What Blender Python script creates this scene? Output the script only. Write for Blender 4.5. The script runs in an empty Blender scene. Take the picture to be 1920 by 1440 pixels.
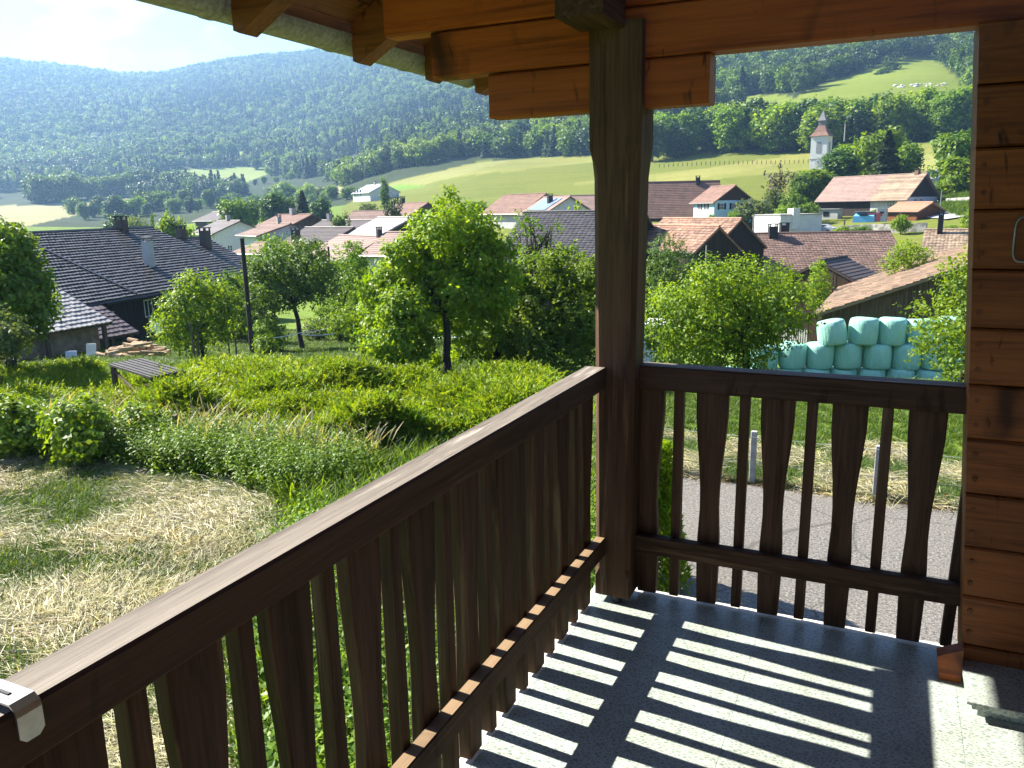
import bpy, bmesh, math, random
import numpy as np
from mathutils import Vector, Matrix

# ------------------------------------------------------------------ camera, world, sun
scene = bpy.context.scene
COL = scene.collection
FPX = 1500.12                       # focal length in pixels of a 1920 wide frame
YAW, PIT, ROL = math.radians(25.29), math.radians(12.46), math.radians(-1.12)
CAM = np.array([.976, -3.017, 1.62])
_f = np.array([-math.sin(YAW)*math.cos(PIT), math.cos(YAW)*math.cos(PIT), -math.sin(PIT)])
_r0 = np.array([math.cos(YAW), math.sin(YAW), 0.0]); _u0 = np.cross(_r0, _f)
_r = _r0*math.cos(ROL)+_u0*math.sin(ROL); _u = -_r0*math.sin(ROL)+_u0*math.cos(ROL)
def ray(px, py):
    a, b = (px-960)/FPX, (py-720)/FPX
    return _r*a-_u*b+_f
cd = bpy.data.cameras.new('camera'); cam = bpy.data.objects.new('camera', cd); COL.objects.link(cam)
cd.sensor_fit = 'HORIZONTAL'; cd.sensor_width = 36; cd.lens = 36*FPX/1920
cd.clip_start = .05; cd.clip_end = 12000
cam.matrix_world = Matrix(((_r[0], _u[0], -_f[0], CAM[0]), (_r[1], _u[1], -_f[1], CAM[1]), (_r[2], _u[2], -_f[2], CAM[2]), (0, 0, 0, 1)))
scene.camera = cam

SUN_TRAVEL = Vector((1, -.08, -.825)).normalized()
EL = math.asin(-SUN_TRAVEL.z)
SKY_TINT = (.27, .27, .34, 1)
world = bpy.data.worlds.new('World'); scene.world = world; world.use_nodes = True
wn = world.node_tree; wn.nodes.clear()
def wnode(t, **k):
    n = wn.nodes.new(t)
    for a, b in k.items(): setattr(n, a, b)
    return n
sky = wnode('ShaderNodeTexSky', sky_type='NISHITA', sun_disc=False, sun_elevation=EL,
            sun_rotation=math.radians(-90), air_density=1.0, dust_density=.15, ozone_density=1.0)
bgs = wnode('ShaderNodeBackground'); bgs.inputs[1].default_value = .15
tc = wnode('ShaderNodeTexCoord')
mp = wnode('ShaderNodeMapping'); mp.inputs['Scale'].default_value = (1, 1, 2.6)
nz = wnode('ShaderNodeTexNoise'); nz.inputs['Scale'].default_value = 9.0; nz.inputs['Detail'].default_value = 7; nz.inputs['Roughness'].default_value = .58
cr = wnode('ShaderNodeValToRGB'); cr.color_ramp.elements[0].position = .62; cr.color_ramp.elements[1].position = .80
mixc = wnode('ShaderNodeMixRGB'); mixc.inputs[2].default_value = (1.7, 1.7, 1.7, 1)
wo = wnode('ShaderNodeOutputWorld')
mulc = wnode('ShaderNodeMath', operation='MULTIPLY'); mulc.inputs[1].default_value = .85
L = wn.links.new
L(tc.outputs['Generated'], mp.inputs[0]); L(mp.outputs[0], nz.inputs['Vector'])
tint = wnode('ShaderNodeMixRGB', blend_type='MULTIPLY'); tint.inputs[0].default_value = 1; tint.inputs[2].default_value = SKY_TINT
blob = None
for bx, by, r in ((150, 5, .12), (250, 40, .10), (285, 68, .05), (395, 62, .05), (120, -60, .16), (-300, 40, .14), (-700, -120, .2), (700, -400, .2)):
    dv = ray(bx, by); dv = dv/np.linalg.norm(dv)
    ds = wnode('ShaderNodeVectorMath', operation='DISTANCE'); ds.inputs[1].default_value = tuple(dv); L(tc.outputs['Generated'], ds.inputs[0])
    mr = wnode('ShaderNodeMapRange'); mr.inputs[1].default_value = 0; mr.inputs[2].default_value = r; mr.inputs[3].default_value = .20; mr.inputs[4].default_value = 0; L(ds.outputs['Value'], mr.inputs[0])
    if blob is None: blob = mr
    else:
        ad = wnode('ShaderNodeMath', operation='MAXIMUM'); L(blob.outputs[0], ad.inputs[0]); L(mr.outputs[0], ad.inputs[1]); blob = ad
sm = wnode('ShaderNodeMath', operation='ADD'); L(nz.outputs[0], sm.inputs[0]); L(blob.outputs[0], sm.inputs[1]); L(sm.outputs[0], cr.inputs[0])
L(cr.outputs[0], mulc.inputs[0]); L(mulc.outputs[0], mixc.inputs[0]); L(sky.outputs[0], tint.inputs[1]); L(tint.outputs[0], mixc.inputs[1])
L(mixc.outputs[0], bgs.inputs[0]); L(bgs.outputs[0], wo.inputs[0])
sd = bpy.data.lights.new('sun', 'SUN'); sd.energy = 4.3; sd.angle = math.radians(.5); sd.color = (1, .94, .84)
so = bpy.data.objects.new('sun', sd); COL.objects.link(so); so.location = (-30, 3, 30)
so.rotation_euler = SUN_TRAVEL.to_track_quat('-Z', 'Y').to_euler()
vs = scene.view_settings
vs.view_transform = 'Standard'; vs.look = 'None'; vs.gamma = 1; vs.use_curve_mapping = False; vs.exposure = 2.25
cy = scene.cycles
cy.max_bounces = 9; cy.diffuse_bounces = 5; cy.glossy_bounces = 3; cy.transmission_bounces = 4; cy.transparent_max_bounces = 6; cy.volume_bounces = 0
cy.caustics_reflective = False; cy.caustics_refractive = False
cy.sample_clamp_indirect = 6

# ------------------------------------------------------------------ pixel -> place helpers
def at(px, py, D):
    d = ray(px, py); return CAM+d*(D/math.hypot(d[0], d[1]))
def onz(px, py, z):
    d = ray(px, py); return CAM+d*((z-CAM[2])/d[2])

rng = np.random.default_rng(7)
random.seed(5)

# ------------------------------------------------------------------ object helpers
def tag(o, label=None, cat=None, group=None, kind=None):
    if label: o['label'] = label
    if cat: o['category'] = cat
    if group: o['group'] = group
    if kind: o['kind'] = kind
    return o
def thing(name, label, cat, loc=(0, 0, 0), rz=0, group=None):
    o = bpy.data.objects.new(name, None); COL.objects.link(o)
    o.location = loc; o.rotation_euler = (0, 0, rz); o.empty_display_size = .2
    return tag(o, label, cat, group)
def link(name, me, parent=None, loc=(0, 0, 0)):
    o = bpy.data.objects.new(name, me); COL.objects.link(o); o.location = loc
    if parent: o.parent = parent
    return o
def dup(o, loc=None, rz=None, scale=None, label=None, group=None):
    c = o.copy(); COL.objects.link(c)
    if loc is not None: c.location = loc
    if rz is not None: c.rotation_euler = (0, 0, rz)
    if scale is not None: c.scale = scale if hasattr(scale, '__len__') else (scale,)*3
    if label: c['label'] = label
    if group: c['group'] = group
    for ch in list(o.children):
        k = ch.copy(); COL.objects.link(k); k.parent = c
        for g in list(ch.children):
            q = g.copy(); COL.objects.link(q); q.parent = k
    return c
def np_mesh(name, V, F, mats, mi=None, smooth=False):
    """V (n,3), F (m,k) equal-sized faces"""
    me = bpy.data.meshes.new(name)
    V = np.asarray(V, np.float32); F = np.asarray(F, np.int32); m, k = F.shape
    me.vertices.add(len(V)); me.vertices.foreach_set('co', V.ravel())
    me.loops.add(m*k); me.loops.foreach_set('vertex_index', F.ravel())
    me.polygons.add(m); me.polygons.foreach_set('loop_start', np.arange(0, m*k, k, dtype=np.int32))
    try: me.polygons.foreach_set('loop_total', np.full(m, k, np.int32))
    except Exception: pass
    for x in (mats if isinstance(mats, (list, tuple)) else [mats]): me.materials.append(x)
    if mi is not None: me.polygons.foreach_set('material_index', np.asarray(mi, np.int32))
    if smooth: me.polygons.foreach_set('use_smooth', np.ones(m, bool))
    me.update(calc_edges=True)
    return me
class MB:
    def __init__(s): s.v = []; s.f = []; s.m = []; s.cur = 0; s.sm = False
    def add(s, vs, fs, m=None):
        b = len(s.v); s.v += [tuple(map(float, p)) for p in vs]
        for f in fs: s.f.append([b+i for i in f]); s.m.append(s.cur if m is None else m)
        return s
    def box(s, x0, x1, y0, y1, z0, z1, top=None):
        v = [(x0, y0, z0), (x1, y0, z0), (x1, y1, z0), (x0, y1, z0), (x0, y0, z1), (x1, y0, z1), (x1, y1, z1), (x0, y1, z1)]
        s.add(v, [(0, 3, 2, 1), (0, 1, 5, 4), (1, 2, 6, 5), (2, 3, 7, 6), (3, 0, 4, 7)])
        s.add(v, [(4, 5, 6, 7)], m=top); return s
    def obox(s, o, a, b, c):
        """box from corner o with edge vectors a,b,c"""
        o, a, b, c = map(np.asarray, (o, a, b, c))
        v = [o, o+a, o+a+b, o+b, o+c, o+a+c, o+a+b+c, o+b+c]
        return s.add(v, [(0, 3, 2, 1), (0, 1, 5, 4), (1, 2, 6, 5), (2, 3, 7, 6), (3, 0, 4, 7), (4, 5, 6, 7)])
    def cbox(s, x0, x1, y0, y1, z0, z1, c=.006, axis='x', top=None):
        """box with the long edges chamfered, long axis = axis"""
        def ring(p0, p1, q0, q1): return [(p0+c, q0), (p1-c, q0), (p1, q0+c), (p1, q1-c), (p1-c, q1), (p0+c, q1), (p0, q1-c), (p0, q0+c)]
        if axis == 'x': A = [(x0, p, q) for p, q in ring(y0, y1, z0, z1)]; B = [(x1, p, q) for p, q in ring(y0, y1, z0, z1)]
        elif axis == 'y': A = [(p, y1, q) for p, q in ring(x0, x1, z0, z1)]; B = [(p, y0, q) for p, q in ring(x0, x1, z0, z1)]
        else: A = [(p, q, z0) for p, q in ring(x0, x1, y0, y1)]; B = [(p, q, z1) for p, q in ring(x0, x1, y0, y1)]
        v = A+B; fs = [tuple(range(7, -1, -1)), tuple(range(8, 16))]
        ms = [None, None]
        for i in range(8):
            fs.append((i, (i+1) % 8, 8+(i+1) % 8, 8+i)); ms.append(top if (i == 4 and axis != 'z') else None)
        for f, m in zip(fs, ms): s.add_f(v, f, m)
        return s
    def add_f(s, v, f, m):
        return s.add([v[i] for i in f], [tuple(range(len(f)))], m)
    def tube(s, pts, rad, n=8, cap=True):
        pts = [np.asarray(p, float) for p in pts]; R = rad if hasattr(rad, '__len__') else [rad]*len(pts)
        v = []; ref = np.array([.3, .2, .93])
        for i, p in enumerate(pts):
            t = pts[min(i+1, len(pts)-1)]-pts[max(i-1, 0)]; t = t/(np.linalg.norm(t)+1e-9)
            a = np.cross(t, ref)
            if np.linalg.norm(a) < 1e-3: a = np.cross(t, (1, 0, 0))
            a /= np.linalg.norm(a); b = np.cross(t, a)
            for k in range(n):
                w = 2*math.pi*k/n; v.append(p+R[i]*(a*math.cos(w)+b*math.sin(w)))
        fs = [(i*n+k, i*n+(k+1) % n, (i+1)*n+(k+1) % n, (i+1)*n+k) for i in range(len(pts)-1) for k in range(n)]
        if cap: fs += [tuple(range(n-1, -1, -1)), tuple((len(pts)-1)*n+k for k in range(n))]
        return s.add(v, fs)
    def prism(s, poly, z0, z1):
        n = len(poly); v = [(p[0], p[1], z0) for p in poly]+[(p[0], p[1], z1) for p in poly]
        return s.add(v, [tuple(range(n-1, -1, -1)), tuple(range(n, 2*n))]+[(i, (i+1) % n, n+(i+1) % n, n+i) for i in range(n)])
    def mesh(s, name, mats):
        me = bpy.data.meshes.new(name); me.from_pydata(s.v, [], s.f)
        for x in (mats if isinstance(mats, (list, tuple)) else [mats]): me.materials.append(x)
        me.polygons.foreach_set('material_index', np.array(s.m, np.int32))
        if s.sm: me.polygons.foreach_set('use_smooth', np.ones(len(s.f), bool))
        me.update(); return me
    def build(s, name, mats, parent=None, loc=(0, 0, 0), weld=False):
        me = s.mesh(name, mats)
        if weld:
            bm = bmesh.new(); bm.from_mesh(me); bmesh.ops.remove_doubles(bm, verts=bm.verts, dist=1e-5); bm.to_mesh(me); bm.free()
        return link(name, me, parent, loc)

# ------------------------------------------------------------------ materials
def rgba(c): return (c[0], c[1], c[2], 1)
class NT:
    def __init__(s, name):
        s.mat = bpy.data.materials.new(name); s.mat.use_nodes = True; s.t = s.mat.node_tree; s.t.nodes.clear()
    def n(s, t, ins=None, **k):
        q = s.t.nodes.new(t)
        for a, b in k.items(): setattr(q, a, b)
        for a, b in (ins or {}).items():
            if isinstance(b, tuple) and len(b) == 2 and hasattr(b[0], 'outputs'): s.t.links.new(b[0].outputs[b[1]], q.inputs[a])
            else: q.inputs[a].default_value = b
        return q
    def mix(s, fac, a, b, mode='MIX'):
        q = s.t.nodes.new('ShaderNodeMixRGB'); q.blend_type = mode
        for i, x in enumerate((fac, a, b)):
            if isinstance(x, tuple) and len(x) == 2 and hasattr(x[0], 'outputs'): s.t.links.new(x[0].outputs[x[1]], q.inputs[i])
            else: q.inputs[i].default_value = x if i == 0 else (rgba(x) if len(x) == 3 else x)
        return (q, 0)
    def ramp(s, src, a, b, c0=0, c1=1):
        q = s.n('ShaderNodeMapRange', {0: src, 1: a, 2: b, 3: c0, 4: c1}); return (q, 0)
    def noise(s, vec, scale, detail=5, rough=.55, w=None, dist=0):
        ins = {'Vector': vec, 'Scale': scale, 'Detail': detail, 'Roughness': rough, 'Distortion': dist}
        if w is not None: ins['W'] = w
        q = s.n('ShaderNodeTexNoise', noise_dimensions='4D' if w is not None else '3D')
        for a, b in ins.items():
            if isinstance(b, tuple): s.t.links.new(b[0].outputs[b[1]], q.inputs[a])
            else: q.inputs[a].default_value = b
        return (q, 0)
    def coord(s, stretch=(1, 1, 1), kind='Object'):
        c = s.n('ShaderNodeTexCoord'); m = s.n('ShaderNodeMapping', {0: (c, kind), 'Scale': Vector(stretch)}); return (m, 0)
    def bump(s, h, strength=.3, dist=.01):
        return (s.n('ShaderNodeBump', {'Height': h, 'Strength': strength, 'Distance': dist}), 0)
    def out(s, col, rough=.7, bump=None, metal=0, spec=.4, disp=None):
        p = s.n('ShaderNodeBsdfPrincipled')
        for k, x in (('Base Color', col), ('Roughness', rough), ('Metallic', metal), ('Specular IOR Level', spec), ('Normal', bump)):
            if x is None: continue
            if isinstance(x, tuple) and len(x) == 2: s.t.links.new(x[0].outputs[x[1]], p.inputs[k])
            else: p.inputs[k].default_value = rgba(x) if k == 'Base Color' else x
        o = s.n('ShaderNodeOutputMaterial', {0: (p, 0)}); s.p = p
        return s.mat
def island(T): return (T.n('ShaderNodeNewGeometry'), 'Random Per Island')
def objrnd(T): return (T.n('ShaderNodeObjectInfo'), 'Random')
def plain(name, c1, c2=None, scale=6, stretch=(1, 1, 1), rough=.75, bump=.2, bd=.01, metal=0, spec=.3, isl=0, lo=.35, hi=.65, detail=6):
    T = NT(name); v = T.coord(stretch); w = T.n('ShaderNodeMath', {0: objrnd(T), 1: 13.0}, operation='MULTIPLY')
    nz = T.noise(v, scale, detail, .6, w=(w, 0))
    c2 = c2 or tuple(x*.7 for x in c1)
    col = T.mix(T.ramp(nz, lo, hi), c1, c2)
    if isl:
        col = T.mix(1.0, col, (T.n('ShaderNodeCombineColor', {0: T.ramp(island(T), 0, 1, 1-isl, 1+isl), 1: T.ramp(island(T), 0, 1, 1-isl, 1+isl), 2: T.ramp(island(T), 0, 1, 1-isl, 1+isl)}), 0), 'MULTIPLY')
    return T.out(col, rough, T.bump(nz, bump, bd) if bump else None, metal, spec)
def wood(name, base, dark, light, axis='x', rough=.6, spec=.35, knots=.5, grain=1.0, wear=None):
    st = {'x': (.05, 1, 1), 'y': (1, .05, 1), 'z': (1, 1, .05)}[axis]
    T = NT(name); w = (T.n('ShaderNodeMath', {0: objrnd(T), 1: 17.0}, operation='MULTIPLY'), 0)
    g1 = T.noise(T.coord(tuple(q*55*grain for q in st)), 1, 6, .6, w=w, dist=.6)
    g2 = T.noise(T.coord(tuple(q*12 for q in st)), 1, 4, .5, w=w, dist=1.2)
    ks = {'x': (2.2, 2.5, 1.1), 'y': (2.5, 2.2, 1.1), 'z': (5, 5, 1.5)}[axis]
    kn = T.noise(T.coord(tuple(q*1.9 for q in ks)), 1, 3, .5, w=w, dist=.5)
    c = T.mix(T.ramp(g1, .36, .64), dark, base); c = T.mix(T.ramp(g2, .35, .75, 0, .7), c, light)
    c = T.mix(T.ramp(kn, .60, .72, 0, knots), c, tuple(x*.22 for x in dark))
    if axis != 'z':
        sm_ = T.noise(T.coord(tuple(q*1.0 for q in ({'x': (11, 3, 3.0), 'y': (3, 11, 3.0)}[axis]))), 1, 3, .55, w=w, dist=1.6); c = T.mix(T.ramp(sm_, .63, .70, 0, knots), c, tuple(x*.25 for x in dark))
    if wear:
        wn_ = T.noise(T.coord(tuple(q*30 for q in st)), 1, 5, .65, w=w); c = T.mix(T.ramp(wn_, .58, .68, 0, .8), c, wear)
    tone = T.ramp(objrnd(T), 0, 1, .82, 1.15); cc = T.n('ShaderNodeCombineColor', {0: tone, 1: tone, 2: tone})
    c = T.mix(1.0, c, (cc, 0), 'MULTIPLY')
    return T.out(c, rough, T.bump(g1, .35, .004), 0, spec)
def leafmat(name, c1, c2, trans=.45, gloss=.35, objvar=.25, tcol=None, tone=1.1):
    T = NT(name)
    r = island(T); c = T.mix(r, c1, c2)
    k = T.ramp(objrnd(T), 0, 1, 1-objvar, 1+objvar); cc = T.n('ShaderNodeCombineColor', {0: k, 1: k, 2: T.ramp(objrnd(T), 0, 1, 1+objvar, 1-objvar)})
    c = T.mix(1.0, c, (cc, 0), 'MULTIPLY')
    ln = T.noise(T.coord(), tone, 3, .6); lk_ = T.ramp(ln, .36, .64, .62, 1.3); c = T.mix(1.0, c, (T.n('ShaderNodeCombineColor', {0: lk_, 1: T.ramp(ln, .36, .64, .7, 1.2), 2: lk_}), 0), 'MULTIPLY')
    p = T.n('ShaderNodeBsdfPrincipled', {'Base Color': c, 'Roughness': .5, 'Specular IOR Level': gloss})
    tcx = T.mix(1.0, c, tcol or (1.5, 1.35, .5), 'MULTIPLY')
    t = T.n('ShaderNodeBsdfTranslucent', {0: tcx})
    m = T.n('ShaderNodeMixShader', {0: trans, 1: (p, 0), 2: (t, 0)})
    T.n('ShaderNodeOutputMaterial', {0: (m, 0)}); return T.mat

m_dark = {a: wood('dark_stained_wood_'+a, (.078, .043, .026), (.027, .016, .010), (.135, .080, .050), a, .68, .13, .45, 1.6, wear=(.17, .11, .065)) for a in 'xyz'}
m_orange = {a: wood('orange_wood_'+a, (.34, .074, .010), (.15, .028, .005), (.42, .11, .018), a, .5, .3, .95) for a in 'xyz'}
m_logw = {a: wood('log_wall_wood_'+a, (.26, .082, .019), (.10, .030, .009), (.35, .12, .030), a, .55, .3, .9, 1.5) for a in 'xy'}
m_brown = {a: wood('brown_wood_'+a, (.17, .058, .017), (.07, .023, .009), (.24, .088, .027), a, .55, .3, .9, 1.5) for a in 'xyz'}
m_weather = {a: wood('weathered_wood_'+a, (.175, .148, .122), (.06, .048, .039), (.29, .255, .215), a, .75, .2, .15, 2.2, wear=(.55, .50, .44)) for a in 'xy'}
m_pale = wood('worn_pale_wood', (.25, .165, .09), (.17, .11, .06), (.32, .225, .135), 'y', .7, .2, .2)
m_blackwood = wood('old_black_boards', (.035, .027, .022), (.016, .013, .012), (.075, .055, .04), 'z', .85, .2, .2, .5)
m_greybrown = wood('old_brown_boards', (.085, .055, .035), (.03, .021, .015), (.16, .11, .07), 'z', .85, .2, .3, .5)
m_bark = plain('bark', (.055, .042, .032), (.02, .016, .013), 9, (1, 1, .25), .9, .6, .03)
m_post = plain('weathered_post_wood', (.16, .11, .075), (.06, .045, .035), 14, (1, 1, .1), .85, .4)
m_conc = plain('concrete', (.36, .35, .33), (.24, .235, .22), 8, rough=.9, bump=.2)
m_white = plain('white_render', (.66, .66, .65), (.56, .56, .55), 2.2, rough=.9, bump=.05)
m_cream = plain('grey_white_render', (.50, .50, .47), (.40, .40, .375), 1.6, rough=.9, bump=.05)
m_blue = plain('pale_blue_render', (.50, .70, .76), (.44, .64, .70), 1.2, rough=.9, bump=.05)
m_glass = plain('dark_window_glass', (.02, .025, .03), (.03, .035, .04), 2, rough=.12, bump=0, spec=.6)
m_wframe = plain('white_window_frame', (.72, .72, .70), (.6, .6, .58), 9, rough=.5, bump=0)
m_galv = plain('galvanised_metal', (.35, .36, .35), (.22, .23, .22), 30, rough=.45, bump=.1, metal=.7)
m_steel = plain('brushed_steel', (.62, .62, .60), (.5, .5, .48), 60, (.1, 1, 1), .32, 0, metal=1)
m_wire = plain('grey_wire', (.42, .43, .42), (.3, .3, .3), 20, rough=.5, bump=0, metal=.5)
m_black = plain('black_metal', (.02, .02, .022), (.03, .03, .03), 10, rough=.5, bump=0)
m_pipe = plain('mossy_grey_gutter', (.34, .335, .27), (.19, .19, .145), 55, rough=.7, bump=.1, bd=.001, metal=.1, lo=.35, hi=.65)
# ------------------------------------------------------------------ terrain (polar sheet round the viewer's house)
TPX = [-400, 0, 150, 300, 450, 600, 750, 900, 1000, 1110, 1220, 1340, 1460, 1580, 1700, 1837, 2300]
ZR = {0: [-3.3]*17, 14: [-3.25]*7+[-3.3]*10, 18: [-3.2]*3+[-3.25]*4+[-3.35]*3+[-3.45]*7,
      25: [-3.3, -3.3, -3.3, -3.4, -3.5, -3.55, -3.6, -3.7, -3.75, -3.8, -3.9, -4.0, -4.0, -4.0, -3.9, -3.8, -3.8],
      32: [-3.65, -3.65, -3.7, -3.8, -4.1, -4.2, -4.4, -4.5, -4.6, -4.7, -5, -5.2, -5.3, -5.3, -5.2, -5.1, -5.1],
      42: [-4.75, -4.75, -4.75, -4.9, -5.45, -5.5, -5.6, -5.8, -6, -6.2, -6.6, -7.0, -7.1, -7.2, -7.2, -7.2, -7.2],
      60: [-6.2, -6.2, -6.2, -6.4, -6.8, -7, -7.2, -7.6, -8, -8.4, -8.6, -8.8, -8.8, -8.8, -8.8, -8.8, -8.8],
      90: [-8.5]*9+[-8.6, -8.8, -9, -9, -8.5, -8, -7, -7],
      130: [-8.5]*5+[-7, -6, -4.5, -4.2, -4, -3.6, -4, -4.6, -4.2, -3.4, -3.2, -3.2],
      170: [-8, -8, -7.5, -7, -6.5, -5, -3.5, -1, -.3, 0, 0, -.8, -1.2, -1.2, -.6, 2.2, 2.2]}
PR = {260: [440, 440, 438, 432, 425, 410, 392, 366, 358, 352, 345, 334, 330, 325, 318, 300, 300],
      360: [432, 430, 426, 420, 412, 398, 364, 330, 322, 312, 300, 284, 282, 278, 268, 262, 262],
      500: [425, 420, 415, 408, 398, 378, 338, 305, 297, 288, 262, 235, 205, 200, 200, 200, 200],
      700: [405, 400, 394, 388, 375, 355, 302, 272, 255, 240, 200, 165, 150, 130, 113, 130, 130],
      1000: [380, 372, 362, 342, 332, 322, 255, 215, 195, 175, 135, 105, 90, 70, 50, 50, 50],
      1400: [310, 310, 298, 268, 258, 250, 190, 150, 125, 100, 60, 40, 20, 0, -20, -20, -20],
      2000: [190, 195, 195, 190, 170, 150, 115, 90, 70, 50, 20, -10, -30, -50, -60, -60, -60],
      2600: [106, 104, 119, 147, 108, 95, 82, 75, 55, 35, 5, -25, -45, -60, -70, -70, -70]}
def az_of(px):
    d = ray(px, 388); return math.atan2(d[0], d[1])
TAZ = np.array([az_of(p) for p in TPX])
TD = np.array(sorted(ZR)+sorted(PR)+[3200.])
TZ = []
for D in sorted(ZR): TZ.append(ZR[D])
for D in sorted(PR): TZ.append([at(p, q, D)[2] for p, q in zip(TPX, PR[D])])
TZ.append([z-150 for z in TZ[-1]])
TZ = np.array(TZ, float)
AZF = np.linspace(TAZ[0], TAZ[-1], 161)
DF = np.concatenate([[0], np.geomspace(6, 3200, 200)])
_t = np.array([np.interp(AZF, TAZ, r) for r in TZ])
_t = np.array([np.interp(np.log(DF+3), np.log(TD+3), _t[:, j]) for j in range(len(AZF))]).T
def blur(a, k, ax):
    p = [(0, 0), (0, 0)]; p[ax] = (k, k); b = np.pad(a, p, mode='edge'); c = np.cumsum(b, axis=ax)
    n = a.shape[ax]; z = np.zeros_like(np.take(c, [0], ax)); c = np.concatenate([z, c], ax)
    return (np.take(c, range(2*k+1, 2*k+1+n), ax)-np.take(c, range(0, n), ax))/(2*k+1)
_t = blur(blur(_t, 1, 0), 4, 1); TZF = blur(_t, 1, 0)
def gz(x, y):
    """ground height, vectorised"""
    x = np.asarray(x, float); y = np.asarray(y, float); dx, dy = x-CAM[0], y-CAM[1]
    D = np.hypot(dx, dy); a = np.arctan2(dx, dy); a = np.clip(a, AZF[0], AZF[-1])
    u = (a-AZF[0])/(AZF[1]-AZF[0]); i = np.clip(u.astype(int), 0, len(AZF)-2); u = u-i
    l = np.interp(D, DF, np.arange(len(DF))); j = np.clip(l.astype(int), 0, len(DF)-2); l = l-j
    z = (TZF[j, i]*(1-u)+TZF[j, i+1]*u)*(1-l)+(TZF[j+1, i]*(1-u)+TZF[j+1, i+1]*u)*l
    bump = .06*np.sin(x*.9+1.3*np.sin(y*.31))*np.sin(y*.8)+np.minimum(D/90, 4)*(np.sin(x*.035+np.sin(y*.021))*np.sin(y*.041+1))*.5
    w = np.clip((D-9)/14, 0, 1)
    # level yard in front of the house
    yard = np.clip((x+4.5)/1.0, 0, 1)*np.clip((13.5-y)/1.5, 0, 1)
    return (z+bump*w)*(1-yard)+(-3.3)*yard
def g(x, y): return float(gz(np.array([x]), np.array([y]))[0])
def gat(px, D, off=0.0, py=388):
    d = ray(px, py); h = math.hypot(d[0], d[1]); x, y = CAM[0]+d[0]/h*D, CAM[1]+d[1]/h*D
    return np.array([x, y, g(x, y)+off])
def project(P):
    v = np.asarray(P, float)-CAM; w = v@_f; return 960+FPX*(v@_r)/w, 720-FPX*(v@_u)/w, w
def inpoly(px, py, poly):
    c = np.zeros(len(px), bool); n = len(poly)
    for i in range(n):
        (x1, y1), (x2, y2) = poly[i], poly[(i+1) % n]
        if y1 == y2: continue
        c ^= ((y1 > py) != (y2 > py)) & (px < (x2-x1)*(py-y1)/(y2-y1)+x1)
    return c
# real fields and meadows on the far slopes, laid out where the valley shows them
FIELDS = [([(-400, 388), (0, 386), (110, 384), (180, 376), (262, 371), (250, 388), (150, 402), (0, 436), (-400, 440)], 1),
          ([(262, 330), (330, 318), (400, 315), (520, 312), (505, 325), (470, 340), (420, 356), (330, 346)], 2),
          ([(360, 305), (388, 290), (440, 283), (505, 287), (480, 300), (430, 308)], 2),
          ([(548, 366), (560, 355), (640, 350), (645, 362), (600, 368)], 1),
          ([(590, 330), (598, 312), (680, 305), (700, 318), (640, 330)], 2),
          ([(640, 300), (690, 286), (700, 298), (660, 312)], 2),
          ([(640, 390), (700, 352), (760, 335), (900, 303), (1000, 296), (1110, 292), (1240, 286), (1500, 284), (1530, 262), (1640, 250), (1700, 264), (1760, 270), (2300, 270), (2300, 700), (640, 700)], 3),
          ([(1494, 182), (1540, 158), (1620, 132), (1690, 110), (1752, 110), (1790, 140), (1812, 180), (1790, 200), (1700, 210), (1560, 205), (1500, 197)], 4),
          ([(1225, 210), (1340, 186), (1450, 176), (1500, 184), (1495, 200), (1400, 205), (1300, 212)], 4)]
def meadow(x, y, z):
    px, py, w = project(np.stack([x, y, z], 1)); r = np.zeros(len(x), int)
    for poly, k in FIELDS: r[inpoly(px, py, poly) & (w > 0)] = k
    return r
# sheet
az_full = np.unique(np.concatenate([np.linspace(-math.pi, math.pi, 97)[:-1], np.linspace(TAZ[0]+.02, TAZ[-1]-.02, 460)]))
d_full = np.concatenate([np.linspace(.5, 30, 60), np.geomspace(31, 3100, 190)])
A_, D_ = np.meshgrid(az_full, d_full); X_ = CAM[0]+D_*np.sin(A_); Y_ = CAM[1]+D_*np.cos(A_)
Z_ = gz(X_.ravel(), Y_.ravel())
nA, nD = len(az_full), len(d_full)
V = np.stack([X_.ravel(), Y_.ravel(), Z_], 1)
V = np.vstack([V, [[CAM[0], CAM[1], -3.3]]])
i, j = np.meshgrid(np.arange(nD-1), np.arange(nA), indexing='ij'); j2 = (j+1) % nA
F = np.stack([i*nA+j, (i+1)*nA+j, (i+1)*nA+j2, i*nA+j2], -1).reshape(-1, 4)
# ground cover colour per vertex: what grows there
C1 = np.zeros((len(V), 4), np.float32); C1[:, 3] = 1
GRASS, FOREST, MOWN, HAY, MEAD, PALE = (.125, .19, .028), (.030, .045, .016), (.36, .35, .14), (.36, .33, .14), (.135, .155, .030), (.29, .265, .14)
C1[:, :3] = GRASS
xy = V[:, :2]; D = np.hypot(xy[:, 0]-CAM[0], xy[:, 1]-CAM[1]); m = meadow(V[:, 0], V[:, 1], V[:, 2])
C1[D > 330, :3] = FOREST
for k, c in ((1, PALE), (2, (.20, .25, .075)), (3, MEAD), (4, (.16, .20, .03))): C1[(m == k) & (D > 110), :3] = c
_px, _py, _w = project(V)
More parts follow.
